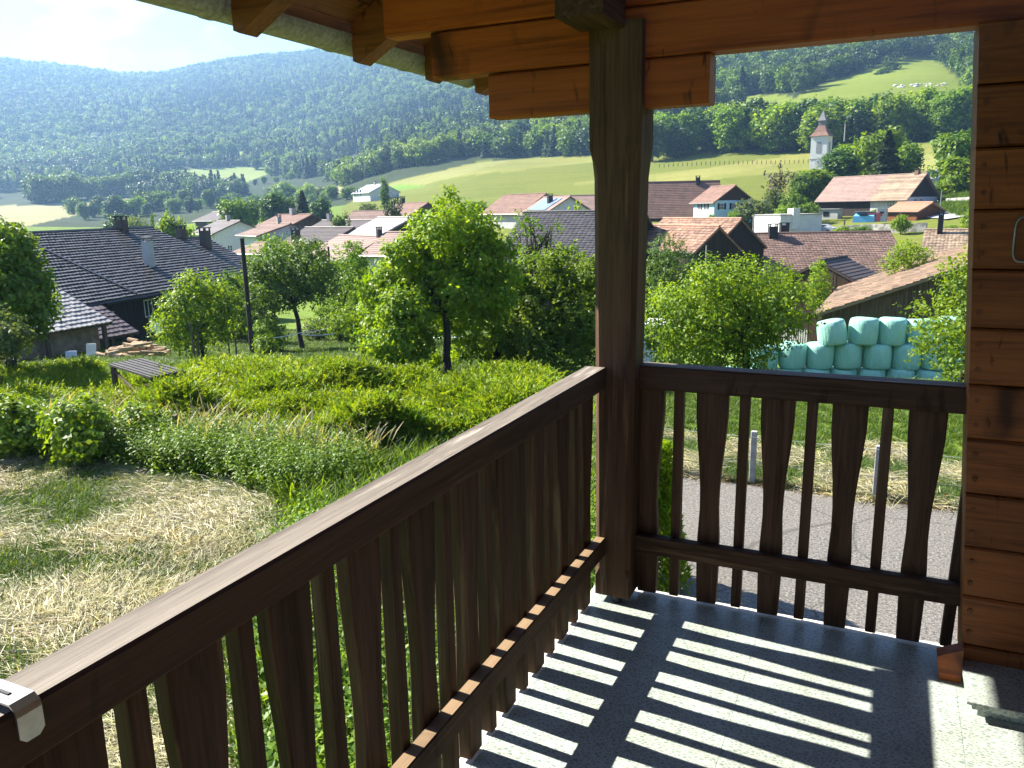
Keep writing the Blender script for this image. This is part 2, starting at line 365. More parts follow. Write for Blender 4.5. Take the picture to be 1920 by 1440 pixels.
# mown strips on the long meadow
sx = _px+_py*1.6
st = (m == 3) & (D > 170) & (_py < 345)
C1[st & (np.sin(_px*.012+_py*.11) > .35), :3] = (.19, .195, .052)
C1[(m == 3) & inpoly(_px, _py, [(715, 352), (760, 336), (905, 305), (960, 300), (840, 335), (770, 352)]), :3] = (.215, .22, .075)
C1[(m == 3) & inpoly(_px, _py, [(640, 360), (760, 345), (800, 350), (700, 362)]), :3] = (.13, .23, .035)
C1[(m == 3) & inpoly(_px, _py, [(1230, 330), (1500, 288), (1560, 275), (1560, 290), (1400, 320), (1230, 345)]), :3] = (.22, .215, .065)
C1[(m == 3) & inpoly(_px, _py, [(1560, 300), (1830, 285), (1830, 320), (1560, 320)]), :3] = (.24, .24, .085)
hay = inpoly(_px, _py, [(-600, 840), (0, 852), (200, 872), (420, 905), (560, 955), (560, 1010), (300, 1300), (300, 1700), (-900, 1700)]) & (_w > 0) & (D < 22)
C1[hay, :3] = HAY
hay2 = (xy[:, 1] > 10.9) & (xy[:, 1] < 14.2) & (xy[:, 0] > -4)
C1[hay2, :3] = (.17, .20, .045)
me = np_mesh('ground', V, F, [], smooth=True)
ca = me.color_attributes.new('cover', 'FLOAT_COLOR', 'POINT'); ca.data.foreach_set('color', C1.ravel())
T = NT('ground_cover'); v = T.coord((1, 1, 1))
a = (T.n('ShaderNodeAttribute', attribute_name='cover'), 0)
n1 = T.noise(v, .9, 8, .65); n2 = T.noise(v, 9, 6, .7); n3 = T.noise(v, .035, 6, .6)
c = T.mix(T.ramp(n1, .35, .65, 0, .5), a, T.mix(1, a, (.62, .72, .55), 'MULTIPLY'))
c = T.mix(T.ramp(n2, .4, .65, 0, .55), c, T.mix(1, c, (1.45, 1.25, .95), 'MULTIPLY'))
n6 = T.noise(T.coord((.02, .35, .35)), 1, 5, .7, dist=.8); c = T.mix(T.ramp(n6, .42, .6, 0, .45), c, T.mix(1, c, (.72, .74, .6), 'MULTIPLY'))
c = T.mix(T.ramp(n3, .42, .62, 0, .45), c, T.mix(1, c, (.75, .86, .7), 'MULTIPLY'))
me.materials.append(T.out(c, .95, T.bump(n2, .5, .05), 0, .1))
tag(link('ground', me), 'rolling green ground of the garden, village and hill slopes', 'ground', kind='structure')

# asphalt yard below the balcony and the village street
T = NT('asphalt'); v = T.coord((1, 1, 1)); n1 = T.noise(v, 26, 6, .8); n2 = T.noise(v, 1.3, 5, .6); vo = (T.n('ShaderNodeTexVoronoi', {0: v, 'Scale': 38.0}), 0)
c = T.mix(T.ramp(n1, .42, .62), (.048, .044, .038), (.25, .232, .205)); c = T.mix(T.ramp(n2, .4, .7, 0, .3), c, (.15, .13, .10)); c = T.mix(T.ramp(vo, 0, .3, .7, 0), c, (.55, .49, .40))
cr_n = T.n('ShaderNodeTexVoronoi', {0: (T.n('ShaderNodeVectorMath', {0: v, 1: (T.n('ShaderNodeTexNoise', {'Scale': 1.5, 'Detail': 4.0}), 1)}, operation='ADD'), 0), 'Scale': .45}, feature='DISTANCE_TO_EDGE'); c = T.mix(T.ramp((cr_n, 0), 0, .012, .7, 0), c, (.04, .036, .03)); n4 = T.noise(v, .5, 3, .5); c = T.mix(T.ramp(n4, .5, .56, 0, .25), c, (.11, .10, .085))
m_asph = T.out(c, .85, T.bump(n1, .6, .006), 0, .3)
mb = MB()
edge = [(-4.2, 10.9)]+[(x, 10.95+.05*math.sin(x*3.1)+.04*math.sin(x*7.7+1)) for x in np.arange(-3.6, 16, .4)]
vs_ = [(x, y, -3.27) for x, y in edge]+[(x, 2.2, -3.27) for x, y in edge]
n = len(edge); mb.add(vs_+[(x, y, -3.5) for x, y, z in vs_], [(k, n+k, n+k+1, k+1) for k in range(n-1)]+[(k, k+1, 2*n+k+1, 2*n+k) for k in range(n-1)])
tag(mb.build('asphalt_yard', m_asph), 'grey gritty asphalt yard seen through the right railing', 'asphalt', kind='structure')
def ribbon(name, pts, width, mat, off, label, cat):
    P = np.array(pts, float); t = np.gradient(P[:, :2], axis=0); t /= np.linalg.norm(t, axis=1)[:, None]; nrm = np.stack([-t[:, 1], t[:, 0]], 1)
    w = np.asarray(width)/2 if hasattr(width, '__len__') else np.full(len(P), width/2)
    mb = MB(); K = 5
    for k in range(len(P)):
        for q in np.linspace(-1, 1, K): x, y = P[k, :2]+nrm[k]*w[k]*q; mb.v.append((x, y, g(x, y)+off))
    for k in range(len(P)-1):
        for q in range(K-1): mb.f.append([k*K+q+1, k*K+q, (k+1)*K+q, (k+1)*K+q+1]); mb.m.append(0)
    return tag(mb.build(name, mat), label, cat, kind='structure')
def spline(pts, n=40):
    P = np.array(pts, float); s = np.r_[0, np.cumsum(np.linalg.norm(np.diff(P, axis=0), axis=1))]; q = np.linspace(0, s[-1], n)
    R = np.stack([np.interp(q, s, P[:, k]) for k in range(P.shape[1])], 1)
    for _ in range(3): R[1:-1] = (R[:-2]+2*R[1:-1]+R[2:])/4
    return R
# ------------------------------------------------------------------ balcony
# terrazzo floor: slabs with narrow joints on a concrete deck
T = NT('terrazzo'); v = T.coord((1, 1, 1)); w = T.n('ShaderNodeMapping', {0: (T.n('ShaderNodeTexCoord'), 'Object'), 'Rotation': Vector((0, 0, .6)), 'Scale': Vector((1, 1.5, 1))})
ve = (T.n('ShaderNodeTexVoronoi', {0: (w, 0), 'Scale': 64.0, 'Randomness': 1.0}, feature='DISTANCE_TO_EDGE'), 0)
vc = (T.n('ShaderNodeTexVoronoi', {0: (w, 0), 'Scale': 64.0, 'Randomness': 1.0}), 1)
n1 = T.noise(v, 3.0, 5, .6); n2 = T.noise(v, 400, 2, .5)
bw = T.n('ShaderNodeRGBToBW', {0: vc})
chip = T.mix((bw, 0), (.17, .22, .205), (.29, .335, .305))
c = T.mix(T.ramp(ve, .10, .17), (.40, .44, .40), chip)
c = T.mix(T.ramp(n1, .42, .62, 0, .55), c, T.mix(1, c, (.74, .73, .64), 'MULTIPLY')); n5 = T.noise(v, 14, 5, .7); c = T.mix(T.ramp(n5, .56, .72, 0, .4), c, T.mix(1, c, (.62, .60, .52), 'MULTIPLY'))
m_terr = T.out(c, T.ramp(n1, .3, .7, .32, .5), T.bump(n2, .03, .001), 0, .45)
mb = MB(); mb.box(-.085, 4.2, -7.5, .095, -.19, -.028); deck = mb.build('balcony_floor', m_conc)
tag(deck, 'terrazzo balcony floor with light concrete edge', 'floor', kind='structure')
mb = MB(); mb.box(-.09, 1.9, .052, .10, -.028, -.001); mb.box(-.09, -.045, -7.5, .05, -.028, -.001)
mb.build('floor_edge', plain('pale_edge_stone', (.62, .60, .52), (.48, .46, .40), 30, rough=.8, bump=.1), deck)
xs = [-.043, .62, 1.285, 1.95, 2.62]; ys = [.05, -.62, -1.30, -1.98, -2.66, -3.34, -4.6]
for a, b in zip(xs[:-1], xs[1:]):
    for d, e in zip(ys[:-1], ys[1:]):
        mb = MB(); mb.cbox(a+.0005, b-.0005, e+.0005, d-.0005, -.028, random.uniform(-.0003, .0003), .0006, 'x'); mb.build('floor_slab', m_terr, deck)

# railings
ZP = [.015, .10, .20, .30, .42, .50, .60, .70, .80, .90]
WP = [.078, .082, .087, .084, .072, .074, .086, .105, .120, .122]
def wide_baluster(axis, mat):
    """profiled board, its centre at 0 along the railing, 40 mm thick, outside the rails"""
    mb = MB(); n = len(ZP); c = .004
    for side in (0, 1):
        pass
    def P(s, t, z): return (s, t, z) if axis == 'x' else (t, s, z)
    t0, t1 = (.045, .085) if axis == 'x' else (-.085, -.045)
    rings = []
    for z, w in zip(ZP, WP):
        h = w/2; rings.append([P(-h+c, t0, z), P(h-c, t0, z), P(h, t0+c, z), P(h, t1-c, z), P(h-c, t1, z), P(-h+c, t1, z), P(-h, t1-c, z), P(-h, t0+c, z)])
    v = [p for r in rings for p in r]; fs = [(i*8+k, i*8+(k+1) % 8, (i+1)*8+(k+1) % 8, (i+1)*8+k) for i in range(n-1) for k in range(8)]
    if axis == 'y': fs = [f[::-1] for f in fs]
    fs += [tuple(range(7, -1, -1)), tuple(range((n-1)*8, n*8))]
    mb.add(v, fs); return mb.mesh('wide_baluster', mat)
def narrow_baluster(axis, mat):
    mb = MB()
    if axis == 'x': mb.cbox(-.0185, .0185, .045, .085, .02, .90, .003, 'z')
    else: mb.cbox(-.085, -.045, -.0185, .0185, .012, .90, .003, 'z')
    return mb.mesh('narrow_baluster', mat)
# the two railings
lr = thing('balcony_railing', 'long dark brown wooden balcony railing with worn sunlit handrail, running left of the post', 'railing', (0, 0, 0), group='railings of the balcony')
mb = MB(); mb.cbox(-.09, 0, -6.8, -.081, .915, 1.0, .006, 'y', top=1); mb.build('handrail', [m_dark['y'], m_weather['y']], lr)
mb = MB(); mb.cbox(-.044, 0, -6.8, -.081, .210, .286, .004, 'y', top=1); mb.build('bottom_rail', [m_dark['y'], m_pale], lr)
wb, nb = wide_baluster('y', m_dark['z']), narrow_baluster('y', m_dark['z'])
for k in range(0, 27):
    y = -.175-.245*k
    o = link('wide_baluster', wb, lr, (random.uniform(-.001, .001), y, 0)); o.rotation_euler = (random.uniform(-.006, .006), 0, random.uniform(-.01, .01))
    o = link('narrow_baluster', nb, lr, (random.uniform(-.001, .001), y-.1225, 0)); o.rotation_euler = (random.uniform(-.006, .006), 0, 0)
rr = thing('balcony_railing', 'short dark brown wooden balcony railing between the post and the log wall', 'railing', (0, 0, 0), group='railings of the balcony')
mb = MB(); mb.cbox(.101, 1.262, 0, .09, .905, 1.0, .006, 'x', top=1); mb.build('handrail', [m_dark['x'], m_weather['x']], rr)
mb = MB(); mb.cbox(.101, 1.30, 0, .044, .205, .283, .004, 'x', top=0); mb.build('bottom_rail', [m_dark['x'], m_weather['x']], rr)
wb, nb = wide_baluster('x', m_dark['z']), narrow_baluster('x', m_dark['z'])
for x in (.14, .39, .633, .883, 1.138): o = link('wide_baluster', wb, rr, (x, random.uniform(-.001, .001), 0)); o.rotation_euler = (0, random.uniform(-.004, .004), 0)
for x in (.256, .509, .752, 1.01, 1.262): o = link('narrow_baluster', nb, rr, (x, 0, 0)); o.rotation_euler = (0, random.uniform(-.005, .005) if x < 1.2 else .03, 0)

# corner post
po = thing('corner_post', 'dark brown square wooden post at the balcony corner between both railings', 'post')
mb = MB()
def oct_ring(x0, x1, y0, y1, c, z): return [(x0+c, y0, z), (x1-c, y0, z), (x1, y0+c, z), (x1, y1-c, z), (x1-c, y1, z), (x0+c, y1, z), (x0, y1-c, z), (x0, y0+c, z)]
prof = [(-.046, .101, -.08, .066, .003, .03), (-.046, .101, -.08, .066, .003, .115), (-.046, .101, -.08, .066, .020, .15), (-.050, .104, -.08, .070, .020, .60),
        (-.054, .112, -.08, .072, .020, 1.2), (-.060, .118, -.08, .074, .020, 1.72), (-.064, .122, -.082, .076, .012, 1.78), (-.072, .126, -.086, .080, .003, 1.83), (-.074, .126, -.086, .080, .003, 2.26)]
R_ = [oct_ring(*q) for q in prof]; v = [p for r in R_ for p in r]
mb.add(v, [(i*8+k, i*8+(k+1) % 8, (i+1)*8+(k+1) % 8, (i+1)*8+k) for i in range(len(prof)-1) for k in range(8)]+[tuple(range(7, -1, -1)), tuple(range((len(prof)-1)*8, len(prof)*8))])
mb.build('shaft', m_dark['z'], po)
mb = MB(); mb.tube([(.045, -.055, 0), (.045, -.055, .031)], .018, 12); mb.tube([(.0, .03, 0), (0, .03, .031)], .018, 12); mb.box(-.03, .085, -.065, .05, .024, .031); mb.build('metal_foot', m_black, po)
bk = MB(); bk.cbox(-.108, .062, -.33, -.089, 2.235, 2.62, .005, 'y'); tag(bk.build('beam_end', m_dark['y']), 'dark square beam end resting above the corner post', 'beam')

# log beams above the railing: stepped corbel ends, lintel on the right
lw = thing('beam_wall', 'orange brown timber beams stacked over the railing with stepped ends', 'timber beams')
for x0, x1, z0, z1 in ((-.503, .358, 1.964, 2.129), (-.756, 2.4, 2.134, 2.306), (-.974, 2.4, 2.311, 2.48), (-1.0, 2.4, 2.485, 2.655), (-.9, 2.4, 2.66, 2.83), (-.6, 2.4, 2.835, 3.0)):
    mb = MB(); mb.cbox(x0, x1, -.05+random.uniform(-.002, .002), .055, z0, z1, .007, 'x'); mb.build('beam', m_orange['x'], lw)

# eaves: rafters, soffit boards, gutter
SL = .55
ev = thing('roof_eaves', 'wooden roof overhang with rafters, soffit boards and grey gutter above the balcony', 'roof')
for y in (-3.55, -2.78, -2.02, -1.27, -.518, .226, .858, 1.42):
    y = -3.017+(y+3.017)*.98; mb = MB(); x0, x1 = -1.255, 2.6; z0 = 2.267
    poly = [(x0, z0), (x0+.03, z0-.012), (x1, z0+(x1-x0)*SL-.002), (x1, z0+(x1-x0)*SL+.16), (x0, z0+.16)]
    v = [(a, y-.045, b) for a, b in poly]+[(a, y+.045, b) for a, b in poly]
    mb.add(v, [(0, 1, 2, 3, 4), (9, 8, 7, 6, 5)]+[((k+1) % 5, k, 5+k, 5+(k+1) % 5) for k in range(5)])
    mb.build('rafter', m_brown['x'], ev)
cs = 1/math.hypot(1, SL)
for k in range(34):
    mb = MB(); s0 = -.12+k*.12; x0 = -1.255+s0*cs; z0 = 2.267+.162+s0*cs*SL; dz = random.uniform(0, .002)
    mb.obox((x0, -4.6, z0+dz), (.117*cs, 0, .117*cs*SL), (0, 6.15, 0), (-.02*SL*cs, 0, .02*cs)); mb.build('soffit_board', m_brown['y'], ev)
mb = MB(); mb.obox((-1.375, -4.7, 2.267+.187-.12*SL), (4.2, 0, 4.2*SL), (0, 6.35, 0), (-.03, 0, .06)); mb.build('roof_covering', plain('roof_sheet', (.12, .08, .06)), ev)
# gutter: half round lengths with seams, each length its own part
def gutter_len(y0, y1, r):
    mb = MB(); n = 14; v = []
    for y in (y0, y1):
        for rr_ in (r, r-.003):
            for k in range(n+1):
                a = math.pi+math.pi*k/n; v.append((-1.322+rr_*math.cos(a), y, 2.378+rr_*math.sin(a)))
    m = n+1
    fs = [(k+1, k, 2*m+k, 2*m+k+1) for k in range(n)]+[(m+k, m+k+1, 3*m+k+1, 3*m+k) for k in range(n)]+[(k, k+1, m+k+1, m+k) for k in range(n)]+[(2*m+k+1, 2*m+k, 3*m+k, 3*m+k+1) for k in range(n)]
    fs += [(0, m, 3*m, 2*m), (m+n, n, 2*m+n, 3*m+n)]
    mb.sm = False; return mb.add(v, fs)
ysg = [-4.4, -2.6, -1.32, -.66, .05, .65, 1.32]
for a, b in zip(ysg[:-1], ysg[1:]):
    o = gutter_len(a, b+.03, .072).build('gutter_length', m_pipe, ev)
    gutter_len(b-.012, b+.02, .0755).build('seam', m_pipe, o)
mb = MB(); mb.tube([(-1.322, 1.31, 2.378), (-1.322, 1.32, 2.378)], .074, 20); mb.build('gutter_cap', m_pipe, ev)

# log wall at the right
sw = thing('log_wall', 'brown horizontal log wall end right of the short railing', 'wall')
def stub_x(z): return 1.164+(2.127-z)*.066
seams = [-.02, .115, .295, .475, .66, .85, 1.03, 1.215, 1.40, 1.585, 1.77, 1.955, 2.135]
for a, b in zip(seams[:-1], seams[1:]):
    mb = MB(); f = -.10+random.uniform(-.004, .004); e = .0025
    if a < .05:
        a = .035
    x0b, x0t = stub_x(a), stub_x(b); c = .007
    pr = [(f+c, a+e), (f, a+e+c), (f, b-e-c), (f+c, b-e), (f+.03, b-.0003), (.10, b-.0003), (.10, a+.0003), (f+.03, a+.0003)]
    v = [((x0b if z < (a+b)/2 else x0t), y, z) for y, z in pr]+[(1.9, y, z) for y, z in pr]
    mb.add(v, [tuple(range(8)), tuple(range(15, 7, -1))]+[((k+1) % 8, k, 8+k, 8+(k+1) % 8) for k in range(8)])
    o = mb.build('log', m_logw['x'], sw)
    if b > 1:
        pass
mb = MB()
for z in [q for a, b in zip(seams[:-1], seams[1:]) for q in (a*.72+b*.28, a*.28+b*.72) if q > .12]:
    x = stub_x(z)+.022+random.uniform(-.002, .002); mb.tube([(x, -.1055, z), (x, -.0975, z)], .0085, 10)
mb.build('dowel_plugs', m_brown['z'], sw); tag(sw.children[-1], kind='stuff')
mb = MB(); p = [(1.315, -.10), (1.315, -.135)]
hp = [(1.318, -.10, 1.565), (1.318, -.128, 1.562), (1.318, -.135, 1.553), (1.318, -.135, 1.437), (1.318, -.128, 1.428), (1.318, -.10, 1.425)]
ring = []
for k in range(25):
    t = 2*math.pi*k/24; q = lambda u: math.copysign(abs(u)**.45, u)
    ring.append((1.352+.038*q(math.cos(t)), -.118, 1.495+.068*q(math.sin(t))))
mb.sm = True; mb.tube(ring, .0042, 8, cap=False); mb.tube([(1.352, -.118, 1.563), (1.352, -.095, 1.563)], .0042, 8); mb.tube([(1.352, -.118, 1.427), (1.352, -.095, 1.427)], .0042, 8)
mb.build('pull_handle', m_galv, sw)
mb = MB(); mb.box(1.34, 1.9, -.06, .085, .05, 2.12); mb.build('wall_core', m_brown['x'], sw)
hw = thing('house_wall', 'brown log house wall behind the balcony at the right edge', 'wall')
for k in range(-1, 13):
    z0 = -.02+.18*k
    mb = MB(); mb.cbox(1.487+random.uniform(-.003, .003), 1.9, -7.5, -.105, max(z0+.003, .003), z0+.177, .007, 'y')
    if k >= 0: mb.build('log', m_logw['y'], hw)
mb = MB(); mb.box(1.5, 8, -7.4, -.12, -3.4, -.2); mb.box(-.04, 1.49, -7.4, -2.2, -3.4, -.2); mb.box(1.91, 8, -7.4, -.12, -.19, 2.6)
mb.build('house_body', m_cream, hw)
# open shutter, a pale panel on the house wall
sh = MB(); sh.add([(1.484, -.30, .93), (1.484, -.30, 1.17), (1.440, -.16, 1.18), (1.436, -.16, .985), (1.478, -.312, .93), (1.478, -.312, 1.17), (1.434, -.172, 1.18), (1.430, -.172, .985)],
                 [(0, 1, 2, 3), (7, 6, 5, 4), (0, 4, 5, 1), (1, 5, 6, 2), (2, 6, 7, 3), (3, 7, 4, 0)])
tag(sh.build('wall_panel', plain('frosted_grey_panel', (.30, .30, .32), (.24, .24, .26), 20, rough=.4, bump=0)), 'pale grey panel sticking out of the house wall at the right edge', 'panel')
# terrazzo ledge slabs at the foot of the wall
lg = thing('stone_ledge', 'stacked terrazzo ledge slabs at the foot of the log wall', 'ledge')
for x0, y0, z0, z1 in ((1.335, -.335, .0, .035), (1.315, -.365, .035, .052), (1.30, -.372, .052, .064)):
    mb = MB(); mb.cbox(x0, 1.484, y0, -.102, z0, z1-.0005, .002, 'x'); mb.build('slab', m_terr, lg)
wd = MB(); wd.add([(1.235, -.16, .0), (1.30, -.16, .0), (1.30, -.102, 0), (1.235, -.102, 0), (1.222, -.16, .085), (1.30, -.16, .125), (1.30, -.102, .125), (1.222, -.102, .085)], [(3, 2, 1, 0), (4, 5, 6, 7), (0, 1, 5, 4), (1, 2, 6, 5), (2, 3, 7, 6), (3, 0, 4, 7)])
tag(wd.build('wood_wedge', m_orange['x']), 'small wooden wedge at the bottom left corner of the log wall', 'wedge')
# steel over-rail hook
hk = MB(); hk.sm = False
y0, y1, tt = -2.474, -2.440, .003
pf = [(-.11, .985), (-.11, 1.006), (-.104, 1.012), (.004, 1.012), (.012, 1.006), (.013, .998), (.013, .968)]
def off(pf, t):
    q = []
    for k, p in enumerate(pf):
        a = np.array(pf[max(k-1, 0)]); b = np.array(pf[min(k+1, len(pf)-1)]); d = (b-a)/np.linalg.norm(b-a); q.append((p[0]-d[1]*t, p[1]+d[0]*t))
    return q
p2 = off(pf, tt); m = len(pf)
v = [(a, y, b) for y in (y0, y1) for a, b in pf]+[(a, y, b) for y in (y0, y1) for a, b in p2]
fs = []
for k in range(m-1):
    fs += [(k, k+1, m+k+1, m+k), (2*m+k+1, 2*m+k, 3*m+k, 3*m+k+1), (k+1, k, 2*m+k, 2*m+k+1), (m+k, m+k+1, 3*m+k+1, 3*m+k)]
fs += [(0, m, 3*m, 2*m), (2*m-1, m-1, 3*m-1, 4*m-1)]
hk.add(v, fs)
c_ = [(.013, y0+.0), (.013, y1)]
hk.add([(.013, y0, .968), (.013, y0+.008, .960), (.013, y1-.008, .960), (.013, y1, .968), (.016, y0, .968), (.016, y0+.008, .960), (.016, y1-.008, .960), (.016, y1, .968)], [(0, 1, 2, 3), (7, 6, 5, 4), (0, 4, 5, 1), (1, 5, 6, 2), (2, 6, 7, 3)])
ho = hk.build('rail_hook', m_steel)
sl = MB(); sl.cbox(-.085, -.018, -2.461, -2.455, 1.0145, 1.0168, .001, 'x'); sl.build('slot', m_black, ho)
tag(ho, 'brushed steel hook clipped over the worn handrail at the lower left corner', 'hook')
# ------------------------------------------------------------------ houses
def roofmat(name, c1, c2, isl=.3, rough=.8, moss=None):
    T = NT(name); v = T.coord(); n1 = T.noise(v, .8, 6, .65); n2 = T.noise(v, 5, 5, .7)
    c = T.mix(T.ramp(n1, .35, .65), c1, c2); k = T.ramp(island(T), 0, 1, 1-isl, 1+isl)
    c = T.mix(1, c, (T.n('ShaderNodeCombineColor', {0: k, 1: k, 2: k}), 0), 'MULTIPLY')
    if moss: c = T.mix(T.ramp(n2, .55, .68, 0, .8), c, moss)
    return T.out(c, rough, T.bump(n2, .3, .02), 0, .35)
r_black = roofmat('sooty_concrete_tiles', (.095, .088, .082), (.060, .056, .054), .25, .42)
r_dark = roofmat('dark_brown_tiles', (.085, .062, .052), (.055, .042, .038), .1, .6)
r_brown = roofmat('brown_tiles', (.20, .125, .095), (.145, .092, .07), .22, .8)
r_red = roofmat('weathered_red_tiles', (.21, .115, .082), (.135, .08, .06), .10, .85, (.26, .175, .13))
r_redb = roofmat('old_mixed_red_tiles', (.29, .165, .105), (.175, .10, .07), .45, .85, (.28, .235, .165))
r_pink = roofmat('faded_pink_tiles', (.27, .18, .145), (.20, .135, .11), .06, .8, (.28, .21, .17))
r_orange = roofmat('bright_clay_tiles', (.36, .18, .11), (.31, .155, .09), .12, .8)
r_lichen = roofmat('lichen_covered_tiles', (.30, .22, .15), (.20, .14, .10), .3, .9, (.34, .27, .10))
r_grey = roofmat('grey_fibre_sheets', (.27, .25, .235), (.22, .205, .19), .06, .7)
r_moss = roofmat('mossy_brown_tiles', (.20, .125, .08), (.135, .095, .062), .45, .9, (.24, .19, .105))
def tile_slope(mb, o, u, v, n, L_, S, tw, tl, th=.035, jit=.008, wave=.012, gap=0.0):
    """overlapping tiles from the eave up: o eave-left corner, u along eave, v up the slope, n outward"""
    o, u, v, n = [np.asarray(q, float) for q in (o, u, v, n)]
    nu, nv = max(1, int(round(L_/tw))), max(1, int(round(S/tl))); tw, tl = L_/nu, S/nv
    for r in range(nv):
        for c in range(nu):
            j = random.uniform(-jit, jit); jl = random.uniform(-jit, jit)
            b = o+u*(c*tw)+v*(r*tl+jl)
            up, lo = n*(th+j), n*(.006+j); w = u*(tw-gap); e = v*(tl*1.08); mid = u*(tw*.5)
            h = n*wave
            vs = [b+up-h, b+mid+up+h, b+w+up-h, b+w+e+lo-h, b+mid+e+lo+h, b+e+lo-h, b-h-n*.004, b+mid+h-n*.004, b+w-h-n*.004]
            mb.add(vs, [(0, 1, 4, 5), (1, 2, 3, 4), (6, 7, 1, 0), (7, 8, 2, 1)])
def row_slope(mb, o, u, v, n, L_, S, tl, th=.04):
    o, u, v, n = [np.asarray(q, float) for q in (o, u, v, n)]; nv = max(1, int(round(S/tl))); tl = S/nv
    for r in range(nv):
        b = o+v*(r*tl); e = v*(tl*1.05); w = u*L_
        mb.add([b+n*th, b+w+n*th, b+w+e+n*.005, b+e+n*.005, b-n*.01, b+w-n*.01], [(0, 1, 2, 3), (4, 5, 1, 0)])
def window(root, side, L_, W, u, z, w, h, frame=None, shutter=None, bars=(1, 1)):
    """side f,l,r; u = distance along that wall from its left end seen from outside"""
    fr = frame or m_wframe
    if side == 'f': o, ax, nn = np.array([u, 0, z]), np.array([1, 0, 0]), np.array([0, -1, 0])
    elif side == 'r': o, ax, nn = np.array([L_, u, z]), np.array([0, 1, 0]), np.array([1, 0, 0])
    else: o, ax, nn = np.array([0, W-u, z]), np.array([0, -1, 0]), np.array([-1, 0, 0])
    up = np.array([0, 0, 1]); t = min(.09, w*.12)
    mb = MB()
    for a, b, c, d in ((0, w, 0, t), (0, w, h-t, h), (0, t, t, h-t), (w-t, w, t, h-t)): mb.obox(o+ax*a+up*c-nn*.02, ax*(b-a), up*(d-c), nn*.07)
    for k in range(bars[0]): x = w*(k+1)/(bars[0]+1)-t/2; mb.obox(o+ax*x+up*t-nn*.02, ax*t, up*(h-2*t), nn*.06)
    for k in range(bars[1]): y = h*(k+1)/(bars[1]+1)-t/3; mb.obox(o+ax*t+up*y-nn*.02, ax*(w-2*t), up*t*.66, nn*.05)
    f = mb.build('window', fr, root)
    mb = MB(); mb.obox(o+ax*t+up*t-nn*.02, ax*(w-2*t), up*(h-2*t), nn*.035); mb.build('pane', m_glass, f)
    if shutter:
        for s in (-w*.52, w*1.02):
            mb = MB(); mb.obox(o+ax*s-nn*.01, ax*w*.5, up*h, nn*.05); mb.build('shutter', shutter, f)
def chimney(root, x, y, z0, h, w=.6, d=None, mat=None, cap=True, capmat=None):
    d = d or w; mb = MB(); mb.box(x-w/2, x+w/2, y-d/2, y+d/2, z0, z0+h); o = mb.build('chimney', mat or m_conc, root)
    if cap:
        mb = MB()
        for a, b in ((-1, -1), (1, -1), (-1, 1), (1, 1)): cx, cy2 = x+a*(w/2-.06), y+b*(d/2-.06); mb.box(cx-.05, cx+.05, cy2-.05, cy2+.05, z0+h, z0+h+.22)
        mb.box(x-w*.6, x+w*.6, y-d*.6, y+d*.6, z0+h+.22, z0+h+.30); mb.build('chimney_cap', capmat or m_black, o)
    return o
def boards(mb, o, ax, nn, W, top, bot, bw=.2):
    """vertical boards on a wall; top(u) gives height"""
    o, ax, nn = [np.asarray(q, float) for q in (o, ax, nn)]; n = max(2, int(round(W/bw))); bw = W/n; up = np.array([0, 0, 1.0])
    for k in range(n):
        a, b = k*bw+.008, (k+1)*bw-.008; t = random.uniform(.02, .045); p = o+ax*a; q = o+ax*b
        v = [p+up*bot, q+up*bot, q+up*top(b), p+up*top(a)]; v = v+[x+nn*t for x in v]
        mb.add(v, [(4, 5, 6, 7), (0, 4, 7, 3), (1, 2, 6, 5), (2, 3, 7, 6), (0, 1, 5, 4)])
